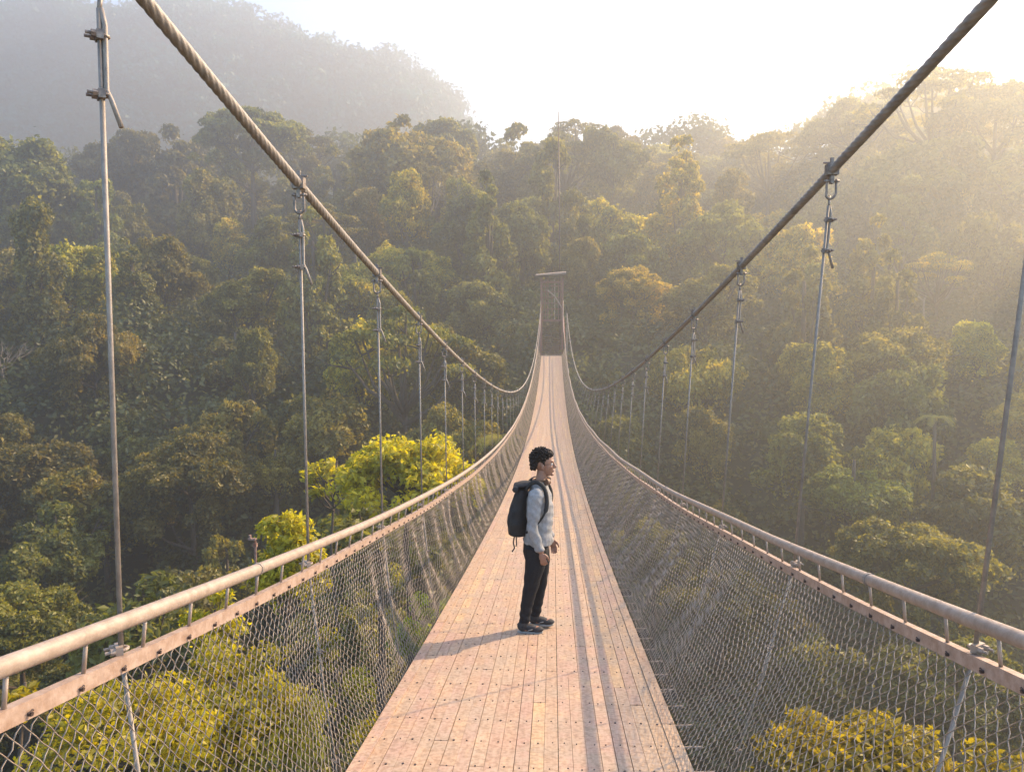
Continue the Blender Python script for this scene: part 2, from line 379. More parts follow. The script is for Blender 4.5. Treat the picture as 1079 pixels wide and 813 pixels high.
def clip_mesh(m, c, ax, r=.012, sc=1.):
    """wire-rope clip: saddle, U-bolt and two nuts, clamped round a rope at c; ax = which way the nuts point"""
    c = np.array(c); ax = np.array(ax, float); ax /= np.linalg.norm(ax); up = np.array([0, 0, 1.]); sd = np.cross(ax, up)
    Rm = np.c_[ax, sd, up]
    m.box(c + ax * .006 * sc, (.020 * sc, .050 * sc, .026 * sc), Rm)
    th = np.linspace(-np.pi / 2, np.pi / 2, 7)
    m.tube([c + ax * .045 * sc + sd * .017 * sc] + [c - ax * math.cos(t) * .019 * sc + sd * math.sin(-t) * .017 * sc for t in th] + [c + ax * .045 * sc - sd * .017 * sc], .0052 * sc, 8)
    for q in (-1, 1):
        a = c + sd * .017 * sc * q
        m.tube([a + ax * .016 * sc, a + ax * .030 * sc], .0105 * sc, 6)

for s, fcx, fcz in ((-1, xcl, zcl), (1, xcr, zcr)):
    fx = side_fn(s)
    for i, y in enumerate([2.38 + 1.92 * q for q in range(41)] if s < 0 else [2.66 + 1.96 * q for q in range(40)]):
        top = np.array([float(fcx(y)), y, float(fcz(y))])
        yy = min(y, YF)
        bot = np.array([float(fx(yy)) + s * .03, y, float(zr(yy)) - LOWER + .03])
        if top[2] - bot[2] < .25: pass
        if y > YF: bot = np.array([DX + s * 1.2, y, top[2] - max(.6, 1.6 - (y - YF) * .1)])
        d = bot - top; L = np.linalg.norm(d); u = d / L
        near = y < 32
        m = MB(); r = .0085
        a0 = top + u * (.20 if near else .03)
        m.tube([a0, bot], r if y < 20 else .0075, 8)
        ax = np.array([-.8 * 1, -.6, 0.]) if s < 0 else np.array([.55, -.8, 0.])
        if near and L > .9:
            side = np.cross(u, [0, 1., 0]); side /= np.linalg.norm(side)
            # the doubled-back rope tail ends free below the second clip
            m.tube([a0 + side * .006, a0 + u * .05 + side * .017, a0 + u * .25 + side * .016, a0 + u * .28 + side * .03, a0 + u * .365 + side * .06], r * .95, 8)
        # lower rope from the clamp at the lower rail to the cross beam under the deck edge
        if y < YF:
            lo = np.array([DX + s * (DH + (.15 if s < 0 else .30)), y, float(zd(y)) - .5])
            mid = (bot + lo) / 2 + np.array([s * .02, .01, 0])
            for dy in (0,): m.tube([bot + [0, dy, -.02], mid + [0, dy * .6, 0], lo + [0, dy * .3, 0]], .0075, 6)
        h = P_(m.build('hanger', M['rope'], smooth=True))
        if near:
            k_ = MB(); c0 = top
            k_.box(c0 + [0, 0, .005], (.066, .055, .062)); k_.box(c0 + [0, 0, .05], (.02, .012, .05)); k_.box(c0 - [0, 0, .05], (.02, .03, .05))
            k_.tube([c0 + [.05, 0, .045], c0 + [-.05, 0, .045]], .006, 6)
            o = k_.build('cable_band', M['clip']); o.parent = h
            # shackle: bow with pin
            k_ = MB(); t0 = top + np.array([0, 0, -.06]); w_ = .027
            k_.tube([t0 + [-w_ - .014, 0, 0], t0 + [w_ + .018, 0, 0]], .007, 8)
            arc = [t0 + [-w_, 0, .004], t0 + [-w_, 0, -.02], t0 + [-w_, 0, -.075]] + [t0 + u * .075 + np.array([w_ * math.cos(t), 0, -w_ * math.sin(t)]) for t in np.linspace(np.pi, 0, 8)][1:-1] + [t0 + [w_, 0, -.075], t0 + [w_, 0, -.02], t0 + [w_, 0, .004]]
            k_.tube(arc, .0075, 8)
            for q in (-1, 1): k_.ell(t0 + [q * w_, 0, 0], (.011, .013, .013), nu=8, nv=5)
            k_.tube([t0 + u * .085 + np.array([0, .012, 0]), t0 + u * .15], .0075, 6)
            o = k_.build('shackle', M['clip'], smooth=True); o.parent = h
            for q in (.085, .265):
                k_ = MB(); clip_mesh(k_, a0 + u * q + np.array([.005, 0, 0]), ax, sc=1.05); o = k_.build('rope_clip', M['clip']); o.parent = h
            if y < YF:
                k_ = MB(); clip_mesh(k_, bot + np.array([0, 0, -.005]), ax, sc=1.1); o = k_.build('rope_clip', M['galv']); o.parent = h
                for fr in (.35, .78):
                    p = bot + (lo - bot) * fr + np.array([s * .015, .005, 0]); k_ = MB(); clip_mesh(k_, p, (-s * .9, -.3, 0), sc=.75)
                    o = k_.build('rope_clip', M['clip']); o.parent = h
                k_ = MB(); k_.box(lo + [0, 0, .02], (.035, .035, .07)); o = k_.build('anchor_plate', M['beam']); o.parent = h

# small rusty fitting on a stem beside the left rail
br = MB(); bx_, by_ = -1.47, 3.62
br.tube([(bx_, by_, -1.32), (bx_, by_, -1.03)], .006, 6); br.box((bx_ - .015, by_, -1.02), (.04, .018, .008)); br.box((bx_ - .025, by_, -1.008), (.009, .012, .018))
br.box((bx_, by_, -1.05), (.018, .018, .018))
P_(br.build('stem_bracket', mat('rusty_bracket', (.16, .075, .05), .7, .3, ((.3, .22, .18), 30))))

# ------------------------------------------------------------------ far gate with stairs
gate = empty('bridge_gate', (DX, YT, 1.2)); tag(gate, 'dark red gate frame with stairs and pale flat roof at the far bridge end', 'gate')
def G_(o): o.parent = gate; o.matrix_parent_inverse = Matrix.Translation(-Vector(gate.location)); return o
zs0 = zd(YF)
m = MB(); NS = 18
for k in range(NS):
    y = YF + .3 + k * .5; z = zs0 + .04 + k * .19
    m.box((DX, y + .25, z - .06), (1.9, .52, .05))
G_(m.build('stairs', mat('stair_timber', (.20, .105, .08), .8, 0, ((.13, .07, .055), 3))))
for x in (-1.28, 1.28):
    m = MB(); m.hexa([[DX + x - .05, YF + .2, zs0 - .35], [DX + x + .05, YF + .2, zs0 - .35], [DX + x + .05, YT, 1.2], [DX + x - .05, YT, 1.2],
                      [DX + x - .05, YF + .2, zs0 + .05], [DX + x + .05, YF + .2, zs0 + .05], [DX + x + .05, YT, 1.65], [DX + x - .05, YT, 1.65]]); G_(m.build('stringer', M['gate']))
TOPZ = 5.9
for x in (-1.02, 1.02):
    for k in range(0, NS, 1):
        y = YF + .5 + k * .5; z = zs0 + .04 + k * .19; m = MB(); m.box((DX + x, y, z + .62), (.05, .05, 1.35)); G_(m.build('stair_post', M['gate']))
for x in (-.95, -.7, .0, .7, .95):
    m = MB(); m.box((DX + x, YT + .25, 3.5), (.07, .07, 4.4)); G_(m.build('vertical_bar', M['gate']))
for k in range(6):
    m = MB(); m.box((DX, YT + .2, 1.9 + k * .62), (2.2, .06, .07)); G_(m.build('lattice_bar', M['gate']))
for x, zc_ in ((-1.45 - DX, zcl), (float(xcr(YT)) - DX, zcr)):
    m = MB(); zt = float(zc_(YT)); m.box((DX + x, YT, (zt - 6) / 2), (.14, .2, zt + 6)); P_(m.build('pylon', M['strip']))
    m = MB(); m.box((DX + x, YT, zt + .03), (.2, .4, .1)); P_(m.build('cable_saddle', M['strip']))
    m = MB(); m.tube([(DX + x, YT, zt), (DX + x, YT + 5, zt - 2.2), (DX + x, YT + 10, zt - 4.6)], .0265, 8); P_(m.build('backstay', M['cable']))
for x in (-1.15, 1.15):
    for y in (YT, YT + 1.8):
        m = MB(); m.box((DX + x, y, (TOPZ - 6) / 2), (.17, .17, TOPZ + 6)); G_(m.build('post', M['gate']))
for x in (-.45, .3):
    m = MB(); m.box((DX + x, YT + .3, 3.6), (.09, .09, 4.6)); G_(m.build('middle_post', M['gate'] if x < 0 else M['strip']))
for z in (1.3, 5.4):
    m = MB(); m.box((DX, YT + .15, z), (2.2, .1, .18)); G_(m.build('cross_bar', M['gate']))
m = MB(); m.tube([(DX - .45, YT + .2, 4.5), (DX + .3, YT + .2, 3.9), (DX + 1.1, YT + .1, 2.6)], .08, 6); G_(m.build('brace', M['strip']))
m = MB(); m.hexa([[-1.95, YT - .7, TOPZ + .12], [1.35, YT - .7, TOPZ + .28], [1.35, YT + 2.6, TOPZ + .4], [-1.95, YT + 2.6, TOPZ + .24],
                  [-1.95, YT - .7, TOPZ + .2], [1.35, YT - .7, TOPZ + .5], [1.35, YT + 2.6, TOPZ + .85], [-1.95, YT + 2.6, TOPZ + .55]]); G_(m.build('roof', M['roof']))
# thin mast behind the gate
mast = MB(); mp_ = at(590, 350, 87); mast.tube([(mp_[0], 87, -2), (mp_[0] - .1, 87, 12), (mp_[0] - .3, 87, 24.6)], [.10, .07, .05], 8)
tag(mast.build('mast', M['bolt'], smooth=True), 'tall thin dark mast rising behind the gate at the far end of the bridge', 'mast')

# ------------------------------------------------------------------ terrain
def sstep(a, b, x):
    t = np.clip((x - a) / (b - a), 0, 1); return t * t * (3 - 2 * t)
def wob(x, y):
    return (2.6 * np.sin(x * .045 + 1.3) * np.cos(y * .04 + .4) + 1.5 * np.sin(x * .11 - y * .07) + .9 * np.sin(x * .21 + y * .19 + 2))
def ground(x, y):
    x = np.asarray(x, float); y = np.asarray(y, float)
    floor = -29 - .03 * np.abs(x)
    nearz = -3.2 - 25 * sstep(-7, 34, y) - 1.5 * np.clip((np.abs(x) - 2) / 6, 0, 1)
    base = np.where(y < 34, np.maximum(nearz, floor), floor)
    far = sstep(36, 88, y + .10 * np.abs(x)) * 25.5
    rid = 2 + 4 * sstep(-20, -120, x) * 0 + 14 * sstep(25, 120, x)
    up = np.clip((y - 84) / 118, 0, 1.0) * (36 + rid) + np.clip((y - 202) / 60, 0, 1) * 2
    z = base + far + up
    notch = 5 * np.exp(-((x - 62) / 15) ** 2) * sstep(120, 190, y)        # dip in the skyline right of the bridge
    z = z - notch
    flat = sstep(0, 14, np.hypot(x / 1.0, (y - 92) / 2.2))
    return z + wob(x, y) * flat * sstep(30, 60, y)
def grid(name, xs, ys, fn, mt):
    X, Y = np.meshgrid(xs, ys); Z = fn(X, Y); V = np.c_[X.ravel(), Y.ravel(), Z.ravel()]; nx = len(xs); ny = len(ys)
    i = np.arange(ny - 1)[:, None] * nx + np.arange(nx - 1)[None, :]
    F = np.stack([i, i + 1, i + nx + 1, i + nx], -1).reshape(-1, 4)
    return mesh_np(name, V, F, mt, None, True)
soil = mat('forest_floor', (.035, .032, .015), .95, 0, ((.02, .028, .01), .3), .5, 2)
def base_ground(x, y):
    z = ground(x, y)
    return z - sstep(215, 320, y) * 46
g = grid('terrain', np.concatenate([[-668, -560, -480], np.arange(-420, 241, 5.)]), np.concatenate([[-195, -120, -70], np.arange(-30, 330, 4.), [400, 500, 600, 700, 850]]), base_ground, soil)
tag(g, kind='structure')
# the far mountain
RX = np.array([-900, -640, -500, -400, -345, -305, -270, -225, -190, -165, -140, -118, -98, -82, -70, -58, -46, -36, 0, 60, 160, 300])
MY = 520.
pxs = np.array([-260, -120, -40, 0, 60, 100, 150, 200, 230, 290, 330, 385, 420, 455, 478, 490, 505, 530, 620, 900])
pys = np.array([95, 40, 22, 16, 14, 16, 22, 14, 12, 32, 50, 64, 70, 84, 104, 128, 165, 210, 290, 320])
MX = np.array([at(a, b, MY)[0] for a, b in zip(pxs, pys)]); MZ = np.array([at(a, b, MY)[2] for a, b in zip(pxs, pys)]) - 12
def mountain(x, y):
    h = np.interp(x, MX, MZ)
    t = (y - MY)
    pr = np.where(t < 0, sstep(-250, 0, t) ** .8, sstep(320, 0, t))
    z = -60 + (h + 60) * pr
    return z + (6 * np.sin(x * .055 + y * .02) * np.cos(y * .05 - x * .01) + 3.5 * np.sin(x * .13 + 1) * np.cos(y * .11)) * np.clip(-t / 60, 0, 1)
g = grid('mountain', np.arange(-660, 120, 8.), np.arange(268, 841, 8.), mountain, soil); tag(g, kind='structure')

# ------------------------------------------------------------------ foliage
def leaves(C, N, size, elong=1.5, rng=RNG, curl=.35):
    """C centres (n,3), N outward normals, size (n,) -> V,F of bent leaf-clump faces"""
    n = len(C); N = N / (np.linalg.norm(N, axis=1)[:, None] + 1e-9)
    a = rng.normal(size=(n, 3)); U = np.cross(N, a); U /= np.linalg.norm(U, axis=1)[:, None] + 1e-9; W = np.cross(N, U)
    s = size[:, None]
    p0 = C - U * s * elong * .5; p2 = C + U * s * elong * .5 - N * s * curl
    p1 = C - W * s * .45 + U * s * .1; p3 = C + W * s * .45 + U * s * .1 - N * s * curl * .5
    V = np.stack([p0, p1, p2, p3], 1).reshape(-1, 3)
    F = np.arange(n * 4).reshape(-1, 4)
    return V, F
def rdir(n, up=.15, rng=RNG):
    d = rng.normal(size=(n, 3)); d /= np.linalg.norm(d, axis=1)[:, None]
    flip = (d[:, 2] < -up) & (rng.random(n) < .8); d[flip, 2] *= -1; return d
def puffs_to_leaves(puffs, n_per, size, rng, fluff=.35):
    Cs, Ns, Ss, Ts = [], [], [], []
    for (c, r) in puffs:
        r = np.array(r, float); vol = (r[0] * r[1] * r[2]) ** (2 / 3)
        n = max(12, int(n_per * vol)); d = rdir(n, .15, rng)
        # lobed surface: every puff is itself uneven
        ph = rng.random(6) * 6.28
        lob = 1 + .16 * np.sin(3 * np.arctan2(d[:, 1], d[:, 0]) + ph[0]) * np.sin(4 * d[:, 2] + ph[1]) + .12 * np.sin(7 * d[:, 0] + ph[2]) * np.sin(6 * d[:, 1] + ph[3])
        rad = (1 - rng.random(n) ** 2.2 * fluff) * lob * (1 + (rng.random(n) < .07) * rng.random(n) * .25)
        Cs.append(np.array(c) + d * r * rad[:, None])
        nn = d * .8 + rng.normal(size=(n, 3)) * .85 + np.array([0, 0, .25]); Ns.append(nn)
        Ss.append(size * rng.uniform(.6, 1.35, n)); Ts.append(np.clip(rng.normal(.28, .13, n) + rng.normal() * .06, 0, .7))
    return np.vstack(Cs), np.vstack(Ns), np.concatenate(Ss), np.concatenate(Ts)
def make_puffs(kind, rng):
    P = []
    if kind in ('domed', 'big domed'):
        # several unequal sub-crowns, foliage hanging well down their sides
        for q in range(4 if kind == 'domed' else 6):
            a = rng.random() * 6.28; R0 = rng.uniform(0, 2.6) * (q > 0); cc = np.array([R0 * math.cos(a), R0 * math.sin(a), rng.uniform(.8, 4.2) if q else 3.4]); rs = rng.uniform(1.3, 2.6) if q else 2.7
            for i in range(13):
                d = rng.normal(size=3); d /= np.linalg.norm(d); d[2] = abs(d[2]) * 1.3 - .55; r = rng.uniform(.4, 1.15)
                P.append((cc + d * np.array([rs, rs, rs * 1.15]) * rng.uniform(.7, 1.15), (r, r, r * rng.uniform(.75, 1.2))))
        P.append(((0, 0, 2.6), (2.4, 2.4, 3.0)))
    elif kind == 'broad':
        for i in range(52):
            a = rng.random() * 6.28; q = math.sqrt(rng.random()) * 5.2; h = 3.6 * (1 - (q / 5.8) ** 2) + rng.uniform(-.9, .7); r = rng.uniform(.5, 1.25)
            P.append(((q * math.cos(a), q * math.sin(a), 2.4 + h * .95), (r * 1.25, r * 1.25, r * .85)))
        for i in range(22):
            a = rng.random() * 6.28; q = rng.uniform(2., 4.9); r = rng.uniform(.5, 1.1); P.append(((q * math.cos(a), q * math.sin(a), rng.uniform(-2.2, 1.8)), (r, r, r * 1.1)))
    elif kind == 'vine draped':
        for i in range(30):
            a = rng.random() * 6.28; h = rng.uniform(-4, 7.5); q = (1.9 + .5 * math.sin(h)) * (1 if h < 5 else .55) * rng.uniform(.4, 1); r = rng.uniform(.65, 1.05)
            P.append(((q * math.cos(a), q * math.sin(a), h), (r, r, r * rng.uniform(1.2, 2.2))))
    elif kind == 'open crowned':
        for i in range(19):
            a = i * 2.4 + rng.random(); q = math.sqrt((i + 1) / 19) * 4.8; h = 3.2 * (1 - (q / 5.4) ** 2) + rng.uniform(-.9, .6); r = rng.uniform(.7, 1.15)
            P.append(((q * math.cos(a), q * math.sin(a), 3.5 + h), (r * 1.35, r * 1.35, r * .42)))
    elif kind == 'tall narrow':
        for i in range(30):
            h = rng.uniform(-2, 8); q = (2.6 * (1 - max(0, h) / 9.5) + .3) * rng.uniform(.5, 1); a = rng.random() * 6.28; r = rng.uniform(.75, 1.25) * (1 - max(0, h) / 16)
            P.append(((q * math.cos(a), q * math.sin(a), h), (r, r, r * .95)))
    elif kind == 'bushy':
        for i in range(40):
            a = rng.random() * 6.28; q = math.sqrt(rng.random()) * 4.; r = rng.uniform(.55, 1.3)
            P.append(((q * math.cos(a), q * math.sin(a), rng.uniform(0, 2.8) * (1 - q / 6) + .5), (r * 1.1, r * 1.1, r * .9)))
        P.append(((0, 0, .3), (3.4, 3.4, 1.8)))
    return P
def trunk_mesh(m, puffs, rng, depth, kind, r0=.42, nb=9):
    top = 4.2 if kind not in ('tall narrow', 'vine draped') else 6.5
    zs = np.linspace(-depth, top, 9); lean = rng.normal(size=2) * .12
    P = np.c_[lean[0] * np.sin(zs * .3), lean[1] * np.cos(zs * .25), zs]
    m.tube(P, np.linspace(r0, r0 * .28, 9), 8)
    idx = rng.permutation(len(puffs))[:nb]
    for i in idx:
        c, r = puffs[i]; c = np.array(c); st_ = np.array([0, 0, min(c[2] - 2.2, 2) - rng.uniform(.2, 1.2)])
        mid = (st_ + c) / 2 + np.array([c[0] * .12, c[1] * .12, -.25])
        m.tube([st_, mid, c - [0, 0, .15], c + (c - mid) * .12], [r0 * .38, r0 * .27, r0 * .14, r0 * .05], 6)
        for q in range(3):
            e = c + rng.normal(size=3) * np.array(r) * .8 * [1, 1, .4]
            m.tube([mid * .35 + c * .65, (mid + e) / 2 * .5 + e * .5, e], [r0 * .13, r0 * .08, r0 * .03], 4)
PROTO = {}
def proto(kind, var):
    key = (kind, var)
    if key in PROTO: return PROTO[key]
    rng = np.random.default_rng(hash((len(kind) * 31 + ord(kind[0]) * 7 + var * 101)) % 99991)
    pf = make_puffs(kind, rng)
    dens = {'open crowned': 95, 'vine draped': 120}.get(kind, 105); sz = {'open crowned': .30}.get(kind, .34)
    C, N, S_, T = puffs_to_leaves(pf, dens * 4.2, sz * .68, rng)
    V, F = leaves(C, N, S_, 1.5, rng)
    cm = mesh_np('crown', V, F, M['leaf'], None, False, T); tm = MB(); trunk_mesh(tm, pf, rng, 15 if kind != 'bushy' else 5, kind, nb=(14 if kind == 'open crowned' else 8))
    tr = tm.build('trunk', M['bark'], smooth=True)
    me = (cm.data, tr.data); bpy.data.objects.remove(cm); bpy.data.objects.remove(tr); PROTO[key] = me; return me
TREES = []     # [root, kind, tone, centre, top, scale]
def add_tree(kind, var, loc, sc, sz, rz, tone, tint, name='rainforest_tree'):
    cm, tm = proto(kind, var)
    root = empty(name, loc, rz); root.scale = (sc, sc, sc * sz)
    c = link(bpy.data.objects.new('crown', cm)); c.parent = root; c.color = (*tint, 1)
    t = link(bpy.data.objects.new('trunk', tm)); t.parent = root
    TREES.append([root, kind, tone, Vector(loc), sc, sz]); return root
TOPH = {'domed': 7.6, 'big domed': 7.4, 'broad': 6.0, 'vine draped': 9.2, 'open crowned': 7.2, 'tall narrow': 9.2, 'bushy': 4.6}
WID = {'domed': 9.6, 'big domed': 9.2, 'broad': 12.5, 'vine draped': 5.4, 'open crowned': 12, 'tall narrow': 7., 'bushy': 10.5}
TINT = {'dark green': (.84, .86, .75), 'deep green': (.98, 1.0, .8), 'olive green': (1.2, 1.17, .82), 'golden green': (1.9, 1.72, .8), 'yellow green': (2.3, 2.2, .9), 'brownish green': (1.14, 1.12, .88), 'grey green': (1.15, 1.2, 1.25)}  # golden and yellow tints put the look of sunlit crowns into the leaf colour
def jit(t): return tuple(c * random.uniform(.9, 1.1) for c in TINT[t])
def placed(px, py, wpx, Y, kind, var, tone, sz=1.):
    """a tree whose crown top stands at a surveyed point Y metres down the valley"""
    top = at(px, py, Y); sc = wpx * Y / FPX / WID[kind]
    return add_tree(kind, var, (top[0], Y, top[2] - TOPH[kind] * sc * sz), sc, sz, random.random() * 6.28, tone, jit(tone))
hand = [  # skyline and landmark trees, left to right
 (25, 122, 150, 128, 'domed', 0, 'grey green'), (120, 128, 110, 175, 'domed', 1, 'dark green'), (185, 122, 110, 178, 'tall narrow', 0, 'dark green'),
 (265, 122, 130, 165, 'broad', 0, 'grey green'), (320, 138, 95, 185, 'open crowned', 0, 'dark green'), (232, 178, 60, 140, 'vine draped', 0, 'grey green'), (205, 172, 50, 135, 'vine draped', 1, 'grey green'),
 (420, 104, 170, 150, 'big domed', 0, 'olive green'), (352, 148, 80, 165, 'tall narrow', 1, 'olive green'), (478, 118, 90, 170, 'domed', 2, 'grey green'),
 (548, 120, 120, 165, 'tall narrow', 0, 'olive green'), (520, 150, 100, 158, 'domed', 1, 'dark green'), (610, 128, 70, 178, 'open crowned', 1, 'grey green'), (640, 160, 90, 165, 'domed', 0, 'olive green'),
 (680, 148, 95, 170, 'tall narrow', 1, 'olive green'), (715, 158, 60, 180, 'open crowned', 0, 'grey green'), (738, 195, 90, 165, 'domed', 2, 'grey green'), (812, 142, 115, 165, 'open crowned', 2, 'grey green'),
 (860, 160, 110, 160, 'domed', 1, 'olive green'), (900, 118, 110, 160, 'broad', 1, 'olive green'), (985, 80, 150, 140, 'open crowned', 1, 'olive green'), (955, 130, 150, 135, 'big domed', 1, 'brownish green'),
 (1050, 100, 150, 135, 'broad', 2, 'brownish green'), (1100, 130, 130, 120, 'big domed', 2, 'brownish green'), (800, 230, 110, 140, 'broad', 0, 'golden green'), (700, 230, 90, 140, 'broad', 1, 'golden green'),
 # mid slope crowns, some made to look sunlit by golden and yellow tints
 (145, 312, 95, 95, 'domed', 0, 'yellow green'), (40, 268, 130, 100, 'broad', 2, 'brownish green'), (155, 245, 70, 120, 'domed', 1, 'olive green'), (255, 300, 110, 105, 'broad', 0, 'golden green'),
 (350, 395, 130, 62, 'big domed', 0, 'brownish green'), (500, 345, 120, 72, 'domed', 2, 'olive green'), (462, 330, 70, 80, 'domed', 0, 'brownish green'), (560, 195, 100, 130, 'big domed', 2, 'olive green'),
 (645, 200, 110, 125, 'domed', 1, 'yellow green'), (1030, 340, 190, 85, 'big domed', 1, 'brownish green'), (850, 425, 130, 60, 'domed', 2, 'olive green'), (730, 320, 120, 95, 'broad', 2, 'olive green'),
 (640, 375, 90, 80, 'domed', 0, 'deep green'), (55, 525, 150, 48, 'domed', 1, 'deep green'), (60, 445, 140, 60, 'big domed', 1, 'dark green'), (200, 470, 150, 55, 'broad', 1, 'dark green'), (960, 560, 170, 42, 'broad', 0, 'deep green'),
 (1040, 480, 170, 50, 'domed', 2, 'dark green'), (900, 480, 120, 52, 'bushy', 0, 'deep green'), (140, 430, 130, 66, 'domed', 2, 'deep green'), (290, 470, 90, 58, 'bushy', 1, 'olive green'),
 (195, 575, 170, 40, 'domed', 0, 'dark green'), (20, 630, 170, 34, 'broad', 0, 'deep green'), (110, 650, 150, 33, 'bushy', 2, 'deep green'),
 (690, 535, 120, 48, 'domed', 1, 'deep green'), (760, 590, 130, 40, 'bushy', 0, 'dark green'), (870, 650, 170, 36, 'domed', 0, 'dark green'), (1010, 690, 180, 33, 'broad', 1, 'dark green'), (660, 480, 80, 62, 'domed', 0, 'olive green')]
for h in hand: placed(*h)
# the rest of the wooded slopes, planted row by row
pts = [(t[3].x, t[3].y, t[4] * 4.) for t in TREES]
cand = []
rr = random.Random(5)
for Y in np.arange(30, 216, 2.):
    half = Y * .78 + 8
    for X in np.arange(-half - Y * .05, half, 2.):
        cand.append((X + rr.uniform(-1, 1), Y + rr.uniform(-1, 1)))
rr.shuffle(cand)
PXL = []
for (X, Y) in cand:
    if len(TREES) >= 292: break
    gz = float(ground(X, Y))
    if abs(X - DX) < 5.5 and Y < 90: continue
    if abs(X) < 3.5 and Y < 97: continue
    sp = 4.0 + Y * .036
    if any((X - a) ** 2 + (Y - b) ** 2 < (sp * .92 + c * .25) ** 2 for a, b, c in pts): continue
    px, _ = proj((X, Y, gz + 8))
    if px < -70 or px > 1150: continue
    kind = rr.choices(['domed', 'big domed', 'broad', 'bushy', 'tall narrow', 'vine draped', 'open crowned'], [34, 26, 9, 8, 14, 5, 4])[0]
    var = rr.randrange(3); sc = (sp / 8.2) * rr.uniform(.8, 1.5) * (1.25 if kind in ('vine draped', 'tall narrow') else 1.0)
    if Y > 150 and kind in ('vine draped', 'tall narrow'): kind = 'domed'; sc /= 1.25
    sz = rr.uniform(.95, 1.45)
    tone = rr.choices(['dark green', 'deep green', 'olive green', 'golden green', 'yellow green', 'brownish green', 'grey green'], [22, 26, 24, 13 if Y > 55 else 1, 10 if Y > 55 else 1, 14, 8])[0]
    hgt = rr.uniform(.5, 4.5) * min(1.2, sp / 7)
    if kind == 'bushy': hgt *= .3
    # nothing may rise through the deck or the ropes near the bridge
    if abs(X - DX) < 12 and Y < 84:
        hgt = min(hgt, float(zd(Y)) - 4 - gz - TOPH[kind] * sc * sz) if abs(X - DX) < 7 + 5 * sc else hgt
    add_tree(kind, var, (X, Y, gz + hgt), sc, sz, rr.random() * 6.28, tone, jit(tone)); pts.append((X, Y, sc * 4))

# labels: what it looks like, where it stands between landmarks, and only then its turn from the left
def zone(px):
    for lim, t in ((122, 'left of first left hanger'), (222, 'right of first left hanger'), (323, 'left of second left hanger'), (400, 'left of third left hanger'), (500, 'right of third left hanger'), (560, 'just left of far gate'),
                   (620, 'behind far gate'), (700, 'just right of far gate'), (785, 'left of third right hanger'), (870, 'left of second right hanger'), (970, 'right of second right hanger')):
        if px < lim: return t
    return 'at right picture edge'
def band(Y, py):
    if Y > 158: return 'on skyline ridge'
    if Y > 125: return 'below skyline'
    if Y > 95: return 'high on slope'
    if Y > 72: return 'halfway up slope'
    if Y > 50: return 'low on slope'
    return 'deep in valley'
ORD = ['leftmost', 'second from left', 'third from left', 'fourth from left', 'fifth from left', 'sixth from left', 'seventh from left', 'eighth from left']
byl = {}
for t in TREES:
    t[0]['category'] = 'tree'; t[0]['group'] = 'rainforest trees on the far slope'
    px, py = proj(tuple(t[3] + Vector((0, 0, TOPH[t[1]] * t[4] * t[5] * .7))))
    byl.setdefault(f'{t[2]} {t[1]} tree {band(t[3].y, py)} {zone(px)}', []).append((px, t[0]))
for k, v in byl.items():
    v.sort(key=lambda q: q[0])
    for i, (px, o) in enumerate(v): o['label'] = k if len(v) == 1 else k + ', ' + ORD[min(i, 7)]

# ---- nearer trees with their own leaves
def near_tree(name, label, px, py, Y, wpx, hpx, leaf, mt, tint=(1, 1, 1), n=24, dens=520, trunk=14, flat=.8, seed=1, bark='bark', cat='tree', pr=1.0):
    rng = np.random.default_rng(seed); top = at(px, py, Y); W = wpx * Y / FPX / 2; H = hpx * Y / FPX
    pf = []
    for i in range(n):
        a = rng.random() * 6.28; q = math.sqrt(rng.random()); zz = (1 - q * q * .75) * H * rng.uniform(.35, 1.0) - H * .15
        r = W * rng.uniform(.16, .30) * pr
        pf.append(((q * (W - r) * math.cos(a), q * (W - r) * math.sin(a), min(zz, H - r * flat)), (r, r, r * flat)))
    root = empty(name, (top[0], Y, top[2] - H)); tag(root, label, cat)
    C, N, S_, T = puffs_to_leaves(pf, dens, leaf, rng, .75)
    V, F = leaves(C, N, S_, 2.0, rng, .25)
    c = mesh_np('crown', V, F, mt, root, False, T); c.color = (*tint, 1)
    m = MB(); zs = np.linspace(-trunk, H * .55, 8); m.tube(np.c_[.15 * np.sin(zs), .15 * np.cos(zs * .7), zs], np.linspace(.2, .05, 8) * max(W / 2, .5), 8)
    for i in rng.permutation(len(pf))[:14]:
        e = np.array(pf[i][0]); s0 = np.array([0, 0, rng.uniform(-.35, .1) * H]); mid = (s0 + e) / 2 + [0, 0, -.06 * H]
        m.tube([s0, mid, e], np.array([.05, .035, .012]) * max(W / 2, .45), 5)
    m.build('trunk', M[bark], root, smooth=True)
    return root
near_tree('leafy_tree', 'bright yellow green leafy tree top just left of the bridge, behind the third left hanger', 430, 443, 27, 178, 78, .13, M['bright'], n=44, dens=560, seed=3, trunk=22)
near_tree('leafy_tree', 'ragged yellow green branch crown reaching left of the second left hanger', 350, 460, 29, 85, 60, .13, M['bright'], n=14, dens=560, seed=4, trunk=22)
near_tree('leafy_tree', 'narrow upright yellow green tree rising above the left handrail at the second hanger', 302, 512, 17, 92, 110, .09, M['bright'], n=34, dens=1300, pr=1.5, seed=5, trunk=18, flat=1.1)
near_tree('leafy_tree', 'small yellow sprig showing just above the left handrail', 218, 602, 13, 90, 75, .07, M['bright'], n=14, dens=1500, pr=1.4, seed=6, trunk=18, flat=.8)
near_tree('leafy_tree', 'wide yellow green crown seen through the left net at lower left', 235, 668, 11.5, 260, 130, .06, M['bright'], (1, .95, .8), n=38, dens=1300, seed=7, trunk=15)
